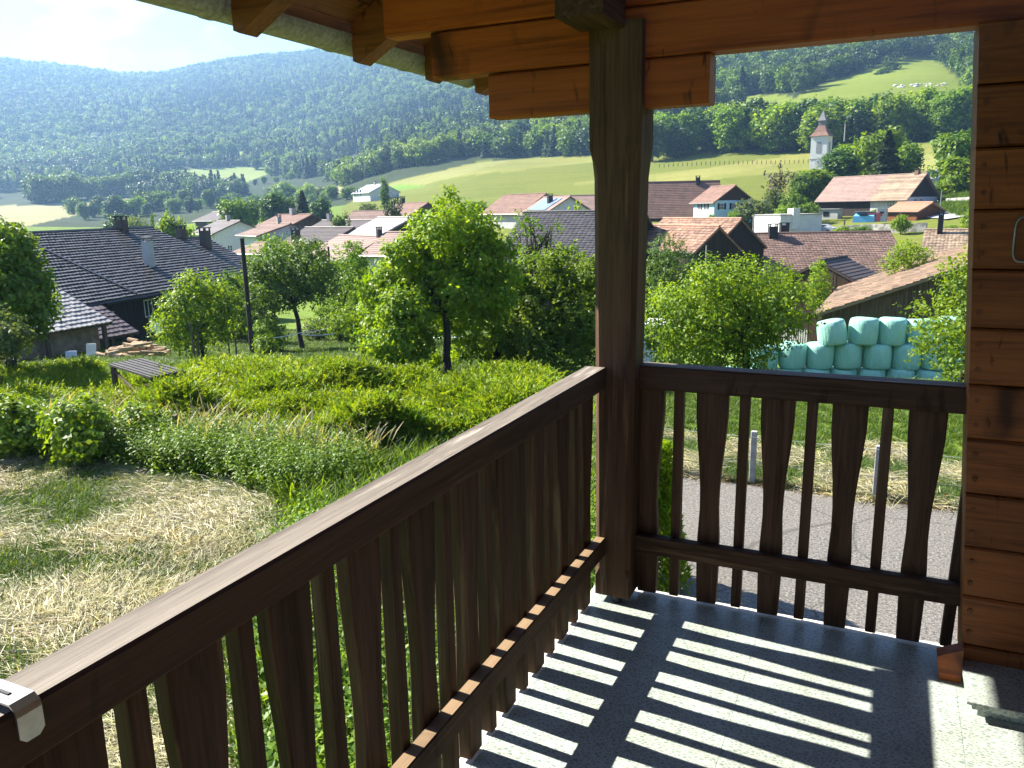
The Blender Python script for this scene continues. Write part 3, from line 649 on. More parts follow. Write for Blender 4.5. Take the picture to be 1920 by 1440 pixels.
def house(name, label, cat, A, B, depth, eave, ridge, base, wall, roof, gable=None, oe=.5, oh=.6, tile=None, rows=.35, windows=(), chimneys=(), group=None, split=None, wallboards=None, gablebase=None, rakes=None, hiproof=0):
    A, B = np.asarray(A, float), np.asarray(B, float); d = B[:2]-A[:2]; Lh = float(np.hypot(*d)); rz = math.atan2(d[1], d[0])
    root = thing(name, label, cat, (A[0], A[1], base), rz, group); e, r = eave-base, ridge-base; W = depth; gb = e if gablebase is None else gablebase-base
    mb = MB()
    mb.add([(0, 0, -1.5), (Lh, 0, -1.5), (Lh, W, -1.5), (0, W, -1.5), (0, 0, e), (Lh, 0, e), (Lh, W, e), (0, W, e)], [(0, 1, 5, 4), (1, 2, 6, 5), (2, 3, 7, 6), (3, 0, 4, 7)])
    w_ = mb.build('wall', wall, root)
    if split:
        f, w2, r2 = split; mb = MB(); x = Lh*f
        mb.obox((x, -.02, -1.5), (Lh-x+.02, 0, 0), (0, .02, 0), (0, 0, 1.5+e)); mb.obox((Lh, 0, -1.5), (.02, 0, 0), (0, W, 0), (0, 0, 1.5+e)); mb.build('wall', w2, root)
    s = (r-e)/(W/2); sd = math.hypot(1, s)
    for x in (0, Lh):
        q = .02 if x else -.02
        vv = [(x+q, 0, gb), (x+q, W, gb), (x+q, W, e-.05), (x+q, W/2, r-.1), (x+q, 0, e-.05)] if gb < e-.06 else [(x+q, 0, e-.05), (x+q, W, e-.05), (x+q, W/2, r-.1)]
        mb = MB(); mb.add(vv, [tuple(range(len(vv))) if x else tuple(range(len(vv)-1, -1, -1))]); mb.build('gable', gable or wall, root)
    if wallboards:
        mb = MB(); top = lambda u: e-.06+s*min(u, W-u)
        if 'f' in wallboards: boards(mb, (0, 0, 0), (1, 0, 0), (0, -1, 0), Lh, lambda u: e-.02, -.8)
        if 'r' in wallboards: boards(mb, (Lh+.021, 0, 0), (0, 1, 0), (1, 0, 0), W, top, gb if gablebase is not None else -.8)
        if 'l' in wallboards: boards(mb, (-.021, W, 0), (0, -1, 0), (-1, 0, 0), W, top, gb if gablebase is not None else -.8)
        tag(mb.build('boarding', gable or wall, root), kind='stuff')
    # roof: two slabs plus tiles
    S = (W/2+oh)*sd; th = .16
    f1 = dict(o=np.array([-oe, -oh, e-oh*s]), u=np.array([1., 0, 0]), v=np.array([0, 1, s])/sd, n=np.array([0, -s, 1])/sd)
    f2 = dict(o=np.array([Lh+oe, W+oh, e-oh*s]), u=np.array([-1., 0, 0]), v=np.array([0, -1, s])/sd, n=np.array([0, s, 1])/sd)
    LL = Lh+2*oe; mb = MB()
    for q in (f1, f2): mb.obox(q['o']-q['n']*th, q['u']*LL, q['v']*(S-.01), q['n']*(th-.01))
    mb.tube([(-oe, W/2, r+.03), (Lh+oe, W/2, r+.03)], .13, 6)
    ro = mb.build('roof', roof, root)
    mb = MB(); q = f1['o']-f1['n']*.1-np.array([0, .07, 0]); mb.tube([q, q+f1['u']*LL], .075, 6); mb.tube([q+f1['u']*(LL-.7), q+f1['u']*(LL-.75)+np.array([0, oh+.02, -.5]), np.array([Lh-.15, -.06, .2])], .045, 5); mb.build('gutter', m_galv if wall in (m_white, m_cream, m_blue) else m_black, root)
    mb = MB(); mb2 = MB()
    for q, mbx in ((f1, mb), (f2, mb)):
        if split and q is f1:
            f = split[0]; l1 = LL*f
            (tile_slope(mb, q['o'], q['u'], q['v'], q['n'], l1, S, *tile) if tile else row_slope(mb, q['o'], q['u'], q['v'], q['n'], l1, S, rows))
            o2 = q['o']+q['u']*l1
            (tile_slope(mb2, o2, q['u'], q['v'], q['n'], LL-l1, S, *tile) if tile else row_slope(mb2, o2, q['u'], q['v'], q['n'], LL-l1, S, rows))
        elif tile and q is f1: tile_slope(mb, q['o'], q['u'], q['v'], q['n'], LL, S, *tile)
        else: row_slope(mb, q['o'], q['u'], q['v'], q['n'], LL, S, rows)
    tag(mb.build('roof_tiles', roof, ro), kind='stuff')
    if split: tag(mb2.build('roof_tiles', split[2], ro), kind='stuff')
    for wd in windows: window(root, wd[0], Lh, W, wd[1], wd[2], wd[3], wd[4], *(wd[5:]))
    for c in chimneys:   # (fraction along, fraction across, height, width, mat)
        x, y = Lh*c[0], W*c[1]; z = e+s*min(y, W-y)-.3
        chimney(root, x, y, z, c[2]+.3, c[3], None, c[4] if len(c) > 4 else None)
    root['L'] = Lh; return root
def zof(px, py, D): return float(at(px, py, D)[2])

# --- big dark farmhouse at the left
P1, P2 = at(110, 572, 50), at(318, 546, 57.5); dr = (P2-P1)/np.linalg.norm((P2-P1)[:2])
A = P1-dr*16; ez = float((P1[2]+P2[2])/2); rzq = zof(200, 434, 61)
nrm_ = np.array([-dr[1], dr[0], 0]); 
_pp = lambda P: float(project(np.array([P]))[0][0])
def along(org, d, off, z, px):
    lo, hi = 0.0, 60.0
    for _ in range(40):
        m = (lo+hi)/2; q = np.asarray(org)+d*m+off; q = np.array([q[0], q[1], z])
        if _pp(q) < px: lo = m
        else: hi = m
    return lo
org_ = A+nrm_*1.0; B = org_-nrm_*1.0+dr*(along(org_, dr, nrm_*7.25, rzq, 287)-.7)
fh = house('farmhouse', 'large old farmhouse with long sooty tiled roof and black board walls at the left', 'farmhouse', A+nrm_*1.0, B+nrm_*1.0, 14.5, ez+.55, rzq, ez-2.9, m_blackwood, r_black, tile=(.30, .37, .10, .012, .016), oe=.7, oh=1.3, wallboards='fr',
           windows=[('f', along(org_, dr, nrm_*0, ez-1.5, 190), .75, 1.15, 1.25, None, None, (1, 1)), ('f', along(org_, dr, nrm_*0, ez-1.0, 269), 1.2, .85, 1.15, None, None, (1, 0))])
mb = MB(); s_ = (rzq-(ez+.55))/7.25; Lf = fh['L']
for k in (along(org_, dr, nrm_*-1.25, ez, 256),):
    mb.obox((k-.1, -1.25, ez+.55-(ez-2.9)-1.25*s_+.02), (.22, 0, 0), (0, 8.4, 8.4*s_), (0, 0, .14))
mb.build('parting_wall', m_black, fh)
chimney(fh, along(org_, dr, nrm_*1.9, ez+2.5, 277), 1.9, 4.2, 1.75, .55, .55, m_cream, True, m_conc)
chimney(fh, along(org_, dr, nrm_*7.0, rzq, 229), 7.0, rzq-ez+2.3, 1.3, .7, .6, r_dark, True)
mb = MB(); mb.tube([(0, -1.42, 3.45-1.3*s_-.12), (Lf, -1.42, 3.45-1.3*s_-.12)], .08, 6); mb.build('gutter', m_black, fh)
# lean-to shed in front with light tiles
S1, S2 = at(75, 631, 44), at(195, 616.5, 46.5); d2 = (S2-S1)/np.linalg.norm((S2-S1)[:2])
ns = np.array([-d2[1], d2[0], 0])
def leanto(name, label, A, B, depth, rise, h, wallm, roofm, tile, posts=3, back=True):
    d = (B-A)[:2]; Lh = float(np.hypot(*d)); root = thing(name, label, 'shed', (A[0], A[1], float(A[2])-h), math.atan2(d[1], d[0]))
    sd = math.hypot(1, rise/depth); v = np.array([0, depth, rise])/math.hypot(depth, rise); n = np.array([0, -rise, depth])/math.hypot(depth, rise)
    mb = MB(); mb.obox(np.array([-.3, -.35, h-.35*rise/depth])-n*.12, (Lh+.6, 0, 0), v*(math.hypot(depth, rise)+.3), n*.11); ro = mb.build('roof', m_greybrown, root)
    mb = MB(); tile_slope(mb, (-.3, -.35, h-.35*rise/depth), (1, 0, 0), v, n, Lh+.6, math.hypot(depth, rise)+.3, *tile); tag(mb.build('roof_tiles', roofm, ro), kind='stuff')
    for k in range(posts):
        mb = MB(); x = Lh*k/(posts-1) if posts > 1 else 0; mb.box(x-.09, x+.09, -.09, .09, -.8, h-.15); mb.build('post', m_post, root)
    mb = MB(); mb.box(0, Lh, -.07, .07, h-.3, h-.14); mb.build('beam', m_post, root)
    if back: mb = MB(); mb.box(0, Lh, depth*.55, depth*.6, -.8, h+rise*.3); mb.box(Lh*.45, Lh, .4, .5, -.8, h-.3); mb.build('wall', wallm, root)
    return root
leanto('lean_to_shed', 'low open shed with light grey wavy tiles left of the log pile', S1-d2*6.5, S2, 3.6, 1.75, 1.6, plain('shed_plaster', (.30, .25, .18), (.17, .14, .10), 3, rough=.9), roofmat('pale_worn_tiles', (.36, .34, .32), (.26, .245, .235), .2, .5), (.30, .36, .055, .012, .02), 4)
leanto('lean_to_shed', 'small shed with dark purple brown tiles against the farmhouse wall', at(172, 630, 47.5), at(243, 613, 49), 2.4, 1.25, 1.6, m_blackwood, roofmat('purple_brown_tiles', (.10, .07, .075), (.07, .05, .055), .3, .6), (.30, .36, .05, .012, .016), 3, False)
# second roof behind, right of the farmhouse
A2 = at(300, 520, 66); B2 = at(492, 520, 76)
house('farmhouse', 'long dark tiled roof continuing behind the big farmhouse to the right', 'farmhouse', A2, B2, 12, zof(400, 520, 70), zof(390, 447, 77), -8.6, m_blackwood, r_black, tile=(.6, .37, .09, .01, .01), wallboards='f',
      chimneys=[(.78, .50, .9, .6, r_dark), (.86, .36, 1.5, .7, r_dark)])
A2 = at(-60, 455, 92); B2 = at(25, 447, 92)
house('barn', 'grey brown roof tip beyond the farmhouse at the left frame edge', 'barn', A2, B2, 8, zof(0, 452, 92), zof(0, 420, 96), -8.6, m_greybrown, r_dark, rows=.5)

# --- village, centre left
GV = 'houses of the village seen between the trees'
house('house', 'white gabled house with brown roof in front of the far fields', 'house', at(452, 452, 128), at(488, 457, 120), 9, zof(470, 440, 120), zof(470, 421, 122), -9, m_white, r_brown, rows=.5, windows=[('r', 2, 4.0, 1, 1.3), ('r', 5, 4.0, 1, 1.3)], chimneys=[(.5, .5, 1, .6)], group=GV)
house('house', 'house with reddish brown roof and dark gable, third row of the village', 'house', at(480, 430, 160), at(538, 430, 150), 10, zof(510, 425, 152), zof(515, 403, 158), -8, m_greybrown, r_red, rows=.5, chimneys=[(.45, .5, 1.2, .9)], group=GV)
house('house', 'long dark brown roof with small chimney in the middle of the village', 'house', at(560, 446, 140), at(655, 446, 130), 11, zof(610, 441, 133), zof(600, 414, 140), -8, m_greybrown, r_dark, rows=.5, chimneys=[(.12, .5, 1.2, .7)], group=GV)
house('house', 'low dark purple roof in front of the long brown village roof', 'house', at(535, 460, 118), at(617, 460, 112), 9, zof(570, 452, 114), zof(570, 427, 120), -9, m_greybrown, r_dark, rows=.5, group=GV)
house('house', 'house with pale grey sheet roof and white balcony wall under it', 'house', at(652, 444, 114), at(708, 444, 104), 9.5, zof(680, 441, 107), zof(700, 408, 114), -8.5, m_white, r_grey, gable=m_greybrown, rows=3, windows=[('f', 6.2, 1.6, 1.1, 1.3, m_black), ('f', 7.7, 1.6, 1.1, 1.3, m_black), ('f', 9.2, 1.6, 1.1, 1.3, m_black), ('f', 3.5, 1.6, 1.1, 1.3, m_black)], group=GV)
house('house', 'grey brown hipped looking roof behind the pale sheet roof', 'house', at(640, 428, 165), at(712, 420, 160), 10, zof(670, 420, 160), zof(670, 396, 166), -6, m_greybrown, r_brown, rows=.5, group=GV)
house('house', 'barn with faded pink roof and dark open gable above the garden trees', 'barn', at(578, 484, 98), at(650, 484, 88), 8.5, zof(610, 481, 91), zof(620, 443, 97), -8.8, m_greybrown, r_pink, gable=m_blackwood, rows=.4, wallboards='r', chimneys=[(.95, .5, .8, .5, m_black)], group=GV)
house('house', 'small orange pink roof half hidden by the big garden tree', 'house', at(688, 480, 84), at(760, 480, 80), 7, zof(720, 474, 81), zof(740, 436, 86), -8.8, m_cream, r_pink, rows=.4, windows=[('f', 1.0, 1.8, 1, 1.2)], group=GV)
house('house', 'low house with pale brown roof left of the dark round tree', 'house', at(440, 478, 105), at(522, 478, 100), 8, zof(480, 474, 101), zof(490, 456, 106), -9, m_cream, r_lichen, rows=.4, chimneys=[(.9, .5, 1.6, .8, m_black)], group=GV)
house('house', 'white house with brown gable roof by the thin pine', 'house', at(712, 412, 185), at(764, 412, 174), 10, zof(735, 405, 176), zof(740, 381, 182), -3.5, m_white, r_red, gable=m_greybrown, rows=.5, chimneys=[(.15, .5, 1.2, .8, m_black)], group=GV)
house('house', 'small white house with dark hipped roof at the far left of the village', 'house', at(364, 440, 155), at(402, 442, 146), 9, zof(385, 436, 148), zof(382, 415, 152), -9, m_white, r_dark, rows=.5, windows=[('r', 2, 4.2, .9, 1), ('r', 4.2, 4.2, .9, 1)], chimneys=[(.5, .5, 1, .7)], group=GV)
house('house', 'dark roofed farm building beside the light field at the far left', 'house', at(366, 418, 235), at(404, 416, 228), 12, zof(385, 413, 230), zof(385, 398, 236), -9, m_greybrown, r_dark, rows=.7, group=GV)
house('house', 'white far house with pale solar roof at the foot of the forest', 'house', at(662, 367, 335), at(694, 368, 318), 12, zof(680, 360, 320), zof(680, 346, 326), zof(680, 370, 318), m_white, roofmat('solar_grey', (.42, .45, .50), (.36, .39, .44), .05, .3), rows=2, windows=[('f', 1.5, 1.0, 1.6, 2, m_black), ('f', 4.5, 1.0, 1.6, 2, m_black), ('f', 7.5, 1.0, 1.6, 2, m_black)], chimneys=[(.5, .5, 1, .8)], group=GV)
house('house', 'house with brown red roof and pale middle seam below the meadow', 'house', at(906, 402, 160), at(978, 402, 150), 11, zof(940, 398, 151), zof(955, 365, 160), -2.5, m_cream, r_red, rows=.5, group=GV)
hs = house('house', 'house with blue solar panels on its red roof below the meadow', 'house', at(978, 402, 148), at(1022, 402, 138), 9, zof(1000, 399, 139), zof(1015, 370, 146), -3, m_white, r_pink, rows=.5, windows=[('r', 3, 2.6, .8, 1), ('r', 5, 2.6, .8, 1)], chimneys=[(.62, .3, 1.3, .8, m_black)], group=GV)
s_ = (zof(1015, 370, 146)-zof(1000, 399, 139))/4.5; mb = MB(); n_ = np.array([0, -s_, 1])/math.hypot(1, s_); z_ = zof(1000, 399, 139)+3
mb.obox(np.array([1.5, .6, z_+.6*s_])+n_*.08, (hs['L']-3, 0, 0), (0, 3.3, 3.3*s_), n_*.06); mb.build('solar_panel', plain('solar_panel', (.16, .22, .33), (.20, .27, .38), 3, rough=.2, bump=0), hs)
house('house', 'house with faded pink roof just left of the corner post', 'house', at(1040, 400, 150), at(1140, 398, 150), 10, zof(1080, 396, 150), zof(1080, 367, 156), -2, m_cream, r_pink, rows=.5, group=GV)
house('barn', 'large black tiled barn roof behind the bare bush', 'barn', at(925, 488, 78), at(1150, 488, 72), 13, zof(1030, 490, 75), zof(1000, 398, 82), -8.8, m_blackwood, roofmat('near_black_tiles', (.05, .045, .046), (.036, .033, .035), .25, .5), tile=(.5, .36, .05, .012, .01), oe=.3)

# --- village, right
GR = 'houses below the church hill'
house('house', 'long house with mossy red roof behind the pale blue house', 'house', at(1180, 405, 160), at(1352, 398, 162), 11, zof(1260, 402, 161), zof(1270, 341, 168), -2.6, m_greybrown, r_red, rows=.45, chimneys=[(.78, .47, 1.1, .8, m_black)], group=GR)
house('house', 'pale blue house with dark gable and white windows', 'house', at(1300, 407, 158), at(1339, 409, 150), 7.2, zof(1320, 376, 152), zof(1362, 348, 152), -3.2, m_blue, r_red, gable=m_dark['z'], gablebase=zof(1340, 370, 150), rows=.4, oe=.7,
      windows=[('f', 2.3, 3.7, 1.0, 1.1, None, m_blackwood), ('f', 5.0, 3.7, 1.0, 1.1, None, m_blackwood), ('f', 2.0, 1.0, 1.0, 1.1), ('f', 4, 1.0, 1.0, 1.1), ('r', 1.0, 3.7, .8, 1.1, None, m_blackwood), ('r', 3.3, 3.7, .8, 1.1, None, m_blackwood), ('r', 5.4, 3.7, .8, 1.1, None, m_blackwood), ('r', 1.3, .8, .8, 1.2, None, m_blackwood), ('r', 4.6, .8, .8, 1.2, None, m_blackwood)], group=GR)
house('barn', 'dark wooden barn with old clay tiles, the rear of two gables', 'barn', at(1200, 470, 88), at(1337, 463, 79), 6.4, zof(1270, 462, 82), zof(1343, 411, 81), -9, m_blackwood, r_redb, tile=(.3, .33, .05, .012, .01), wallboards='fr', oe=.25, oh=.3)
house('barn', 'dark wooden barn with old clay tiles, the nearer of two gables', 'barn', at(1170, 478, 80), at(1303, 470, 71), 4.8, zof(1240, 466, 74), zof(1318, 425, 72.5), -9, m_blackwood, r_redb, tile=(.3, .33, .05, .012, .01), wallboards='fr', oe=.2, oh=.25)
# white modern flat roofed house
A, B = at(1413, 450, 133), at(1461, 452, 128); d = (B-A)[:2]; wh = thing('modern_house', 'white flat roofed modern house with one chimney block', 'house', (A[0], A[1], -5.2), math.atan2(d[1], d[0]))
Lw = float(np.hypot(*d)); h = zof(1440, 404, 130)+5.2; mb = MB(); Wd = 7.6; mb.box(0, Lw, 0, Wd, -1, h); mb.build('wall', m_white, wh)
mb = MB(); mb.box(-.12, Lw+.12, -.12, Wd+.12, h+.001, h+.16); mb.build('roof', m_conc, wh)
mb = MB(); mb.box(Lw-1.0, Lw+.35, 2.0, 3.2, h-2, h+1.0); mb.build('chimney', m_white, wh)
window(wh, 'r', Lw, Wd, .9, h-2.4, .9, 1.4, None, None, (0, 0))
# farmhouse under the church
A, B = at(1534, 402, 175), at(1697, 396, 164)
house('farmhouse', 'long farmhouse, dark barn half and white dwelling half, below the church', 'farmhouse', A, B, 9.5, zof(1610, 371, 169), zof(1620, 330, 173), -2.6, m_blackwood, r_pink, gable=m_blackwood, rows=.4, oe=.6, oh=.7, split=(.62, m_cream, r_lichen),
      windows=[('f', 15.2, 3.1, 1.2, 1.5, m_black), ('f', 15.2, .6, 1.2, 1.3, m_black), ('r', 2.4, 2.4, .7, 1.8, m_black), ('r', 4.2, 2.4, .7, 1.8, m_black)], chimneys=[(.93, .5, .6, .7, r_red)], group=GR)
A, B = at(1530, 408, 168), at(1570, 408, 166.5); d = (B-A)[:2]; rt = thing('stable_annex', 'small pale annex with dark window at the left foot of the farmhouse', 'annex', (A[0], A[1], g(A[0], A[1])), math.atan2(d[1], d[0]))
Lw = float(np.hypot(*d)); mb = MB(); mb.box(0, Lw, 0, 2.5, -1, 1.9); mb.build('wall', m_cream, rt); mb = MB(); mb.box(-.15, Lw+.15, -.2, 2.5, 1.9, 2.05); mb.build('roof', m_conc, rt); window(rt, 'f', Lw, 2.5, Lw*.33, .6, 1.1, .9, m_black)
# garage
A, B = at(1664, 415, 152), at(1719, 418, 147)
gr = house('garage', 'small brown wooden garage with orange tiles beside the road', 'garage', A, B, 4.6, zof(1690, 394, 149), zof(1695, 380, 150), zof(1690, 417, 149), m_brown['x'], r_orange, gable=m_brown['x'], rows=.4, oe=.6, oh=.5)
# big brown roof house
A, B = at(1432, 517, 82), at(1700, 520, 86)
house('house', 'large house with wide brown tiled roof and two dark chimneys', 'house', A, B, 12.5, zof(1560, 508, 84), zof(1575, 436, 90), -9.2, m_cream, r_brown, gable=m_blackwood, tile=(.32, .34, .045, .01, .008), oe=.5, oh=.9, wallboards='r',
      windows=[('f', 3.0, 2.4, 1.0, 1.1, m_black), ('f', 5.0, 2.4, 1.0, 1.1), ('f', 6.6, 2.4, 1.0, 1.1), ('f', 8.2, 2.4, 1.0, 1.1)], chimneys=[(.15, .46, 1.0, .85, m_black), (.27, .62, 1.6, .85, m_black)])
A, B = at(1735, 478, 92), at(1900, 478, 92)
house('house', 'house with light ochre tiles and tall dark chimney near the right wall', 'house', A, B, 10, zof(1800, 476, 92), zof(1790, 430, 98), -9, m_cream, r_lichen, tile=(.34, .36, .05, .012, .012), oh=.3, chimneys=[(.13, .42, 1.9, .5, m_black)])
# near barn behind the bales
A, B = at(1584, 540, 62), at(1541, 594, 47)
nb_ = house('barn', 'weathered plank barn with mossy sagging tile roof behind the bales', 'barn', A, B, 24, float((A[2]+B[2])/2)+.25, float((A[2]+B[2])/2)+5.0, -8.6, m_greybrown, r_moss, gable=m_greybrown, tile=(.3, .34, .045, .014, .012), oe=.5, oh=.45, wallboards='r')
mb = MB(); L_ = nb_['L']; mb.add([(L_+.1, 7.0, 2.55), (L_+.1, 7.28, 2.83), (L_+.1, 7.56, 2.55), (L_+.1, 7.28, 2.27)], [(0, 1, 2, 3)]); mb.build('diamond_opening', m_black, nb_)
# small dark roofed shed between
A, B = at(1612, 520, 62), at(1655, 512, 67)
house('barn', 'small brown shed with black pointed roof left of the mossy barn', 'shed', A, B, 5.6, zof(1612, 530, 62), zof(1625, 492, 62), -8.8, m_greybrown, r_dark, rows=.4, oe=.15, oh=.3, wallboards='l')

# --- church
P = gat(1533, 262); cz0 = P[2]-3
ch = thing('church_tower', 'white church tower with flared red roof and grey spire on the hill', 'church tower', (P[0], P[1], cz0), math.radians(-13))
hw_ = 2.35; ze = zof(1535, 256, 262)-cz0
mb = MB(); mb.box(-hw_, hw_, -hw_, hw_, -2, ze); mb.build('wall', m_white, ch)
mb = MB(); mb.box(-hw_-.09, hw_+.09, -hw_-.09, hw_+.09, ze-6.6, ze-6.35); mb.box(-hw_-.09, hw_+.09, -hw_-.09, hw_+.09, ze-14, ze-13.8); mb.build('string_course', m_conc, ch)
z1, z2, z3, z4 = zof(1539, 236, 262)-cz0, zof(1540, 224, 262)-cz0, zof(1540, 208, 262)-cz0, zof(1540, 203, 262)-cz0
def frus(mb, a, za, b, zb): mb.add([(-a, -a, za), (a, -a, za), (a, a, za), (-a, a, za), (-b, -b, zb), (b, -b, zb), (b, b, zb), (-b, b, zb)], [(0, 1, 5, 4), (1, 2, 6, 5), (2, 3, 7, 6), (3, 0, 4, 7), (3, 2, 1, 0), (4, 5, 6, 7)])
mb = MB(); frus(mb, hw_+.45, ze, hw_-.5, ze+1.1); frus(mb, hw_-.5, ze+1.1, 1.0, z1); mb.build('roof', r_red, ch)
mb = MB(); frus(mb, .95, z1, .95, z2-.4); frus(mb, 1.2, z2-.4, .75, z2+.6); frus(mb, .75, z2+.6, .05, z3); mb.build('spire', plain('slate_grey', (.20, .19, .20), (.13, .125, .13), 4, rough=.6), ch)
mb = MB(); mb.tube([(0, 0, z3-.2), (0, 0, z4+.8)], .07, 6); mb.tube([(-.45, 0, z4+.1), (.45, 0, z4+.1)], .06, 6); mb.build('cross', m_black, ch)
for sx, sy in ((0, -1), (-1, 0), (1, 0)):
    mb = MB()
    if sx: mb.box(sx*(hw_+.03)-.03, sx*(hw_+.03)+.03, -.7, .7, ze-4.8, ze-1.7)
    else: mb.box(-.7, .7, sy*(hw_+.03)-.03, sy*(hw_+.03)+.03, ze-4.8, ze-1.7)
    mb.build('belfry_louvre', plain('grey_louvre', (.30, .30, .31), (.22, .22, .23), 6, (1, 1, 8)), ch)
for sx, sy in ((0, -1), (-1, 0)):
    mb = MB(); c = np.array([sx*(hw_+.02), sy*(hw_+.02), ze-7.6]); dd = np.array([sx, sy, 0])*.08; mb.tube([c, c+dd], .85, 20); o = mb.build('clock_face', m_cream, ch)
    mb = MB(); ax = np.array([-sy, sx, 0]); mb.tube([c+dd*1.15, c+dd*1.15+np.array([0, 0, .62])], .05, 4); mb.tube([c+dd*1.15, c+dd*1.15+ax*.4+np.array([0, 0, -.2])], .06, 4); mb.build('clock_hand', m_black, o)
# road up to the church, retaining walls
ribbon('road', spline([gat(1756, 232)[:2], gat(1740, 212)[:2], gat(1726, 192)[:2], gat(1727, 174)[:2], gat(1745, 158)[:2], gat(1775, 149)[:2], gat(1812, 144)[:2]], 46), [5.0]*20+list(np.linspace(5.0, 8, 14))+list(np.linspace(8, 6, 12)), plain('light_asphalt', (.34, .335, .33), (.28, .275, .27), 3, rough=.9), .25, 'pale grey village street climbing to the church', 'road')
def wall_line(name, label, pts, h, t, mat, cat='wall', base=-1.0, level=False):
    P = [np.asarray(p, float) for p in pts]; mb = MB(); zt = max(p[2] for p in P)+h
    for a, b in zip(P[:-1], P[1:]):
        d = b-a; d[2] = 0; n = np.array([-d[1], d[0], 0]); n = n/np.linalg.norm(n)*t
        za, zb = (zt, zt) if level else (a[2]+h, b[2]+h)
        v = [(a[0], a[1], a[2]+base), (b[0], b[1], b[2]+base), (b[0]+n[0], b[1]+n[1], b[2]+base), (a[0]+n[0], a[1]+n[1], a[2]+base), (a[0], a[1], za), (b[0], b[1], zb), (b[0]+n[0], b[1]+n[1], zb), (a[0]+n[0], a[1]+n[1], za)]
        mb.add(v, [(0, 1, 5, 4), (1, 2, 6, 5), (2, 3, 7, 6), (3, 0, 4, 7), (4, 5, 6, 7)])
    return tag(mb.build(name, mat), label, cat)
m_stone = plain('pale_stone_wall', (.44, .42, .37), (.20, .195, .17), 1.4, rough=.95, bump=.6, bd=.08, lo=.42, hi=.58)
wall_line('stone_wall', 'grey stone wall along the street up to the church', [gat(1702, 190), gat(1716, 205), gat(1738, 222)], 1.3, .5, m_stone)
wall_line('stone_wall', 'pale broken retaining wall on the bank right of the street', [gat(1772, 165), gat(1796, 161), gat(1828, 158)], 1.2, .6, m_stone)
wall_line('stone_wall', 'pale concrete wall below the recycling containers', [gat(1572, 138), gat(1640, 136), gat(1690, 134), gat(1740, 133)], 1.3, .5, m_stone)
wall_line('stone_wall', 'low pale wall strip right of the white house', [gat(1524, 142), gat(1570, 140), gat(1596, 139)], 1.0, .5, m_conc)
# recycling containers
for px, w, hgt, colr, lab, kd in ((1620, 3.4, 1.7, (.16, .46, .72), 'blue igloo shaped recycling container with sloped lid by the street', 0), (1637, 2.2, 1.5, (.50, .13, .14), 'dark red waste container between the blue and grey bins', 1), (1653, 1.6, 2.2, (.42, .43, .44), 'tall grey metal clothing bank left of the garage', 2)):
    D = 148; P = at(px, 415, D); rt = thing('container', lab, 'container', (P[0], P[1], zof(px, 417, D)), -YAW*0+math.radians(-5), 'recycling containers by the street')
    mat = plain('container_paint_%d' % kd, colr, tuple(x*.85 for x in colr), 2, rough=.5, bump=0)
    mb = MB(); w2 = w/2
    if kd == 0: mb.add([(-w2, -.8, 0), (w2, -.8, 0), (w2, .8, 0), (-w2, .8, 0), (-w2*.95, -.75, hgt*.62), (w2*.95, -.75, hgt*.62), (w2*.7, .5, hgt), (-w2*.7, .5, hgt)], [(0, 1, 5, 4), (1, 2, 6, 5), (2, 3, 7, 6), (3, 0, 4, 7), (4, 5, 6, 7)])
    else: mb.cbox(-w2, w2, -.6, .6, .1, hgt, .08, 'z')
    mb.build('body', mat, rt); mb = MB(); mb.box(-w2*.9, w2*.9, -.62 if kd else -.5, .62, hgt+.001, hgt+.09); mb.build('lid', m_conc if kd == 0 else mat, rt)
    mb = MB(); mb.box(-w2*.4, w2*.4, -.85 if kd == 0 else -.63, -.6, hgt*.66, hgt*.8); mb.build('slot', m_black, rt)
    if kd == 2: mb = MB(); mb.box(-.45, .1, -.625, -.602, 1.0, 1.6); mb.build('sticker', plain('red_sticker', (.55, .08, .12)), rt)
# parked car on the terrace
P = at(1538, 436, 136); cr_ = thing('parked_car', 'light silver car parked beside the white house', 'car', (P[0], P[1], zof(1538, 438, 136)), math.radians(-12))
m_car = plain('silver_paint', (.62, .64, .66), (.6, .62, .64), 2, rough=.25, bump=0, metal=.3)
prof_ = [(-2.1, .35), (-2.1, .8), (-1.3, .95), (-.7, 1.42), (.9, 1.45), (1.75, .98), (2.15, .9), (2.15, .35)]
mb = MB(); n = len(prof_); v = [(a, -.85 if b < 1.2 else -.7, b) for a, b in prof_]+[(a, .85 if b < 1.2 else .7, b) for a, b in prof_]
mb.add(v, [tuple(range(n)), tuple(range(2*n-1, n-1, -1))]+[((k+1) % n, k, n+k, n+(k+1) % n) for k in range(n)]); mb.build('body', m_car, cr_)
mb = MB(); mb.add([(-1.1, -.83, 1.0), (1.5, -.83, 1.0), (.85, -.745, 1.38), (-.65, -.745, 1.36)], [(0, 1, 2, 3)]); mb.build('side_window', m_glass, cr_)
for x in (-1.35, 1.35):
    for y in (-.86, .68): mb = MB(); mb.tube([(x, y, .33), (x, y+.18, .33)], .33, 14); o = mb.build('wheel', m_black, cr_); mb = MB(); mb.tube([(x, y-.01, .33), (x, y+.19, .33)], .19, 10); mb.build('rim', m_galv, o)

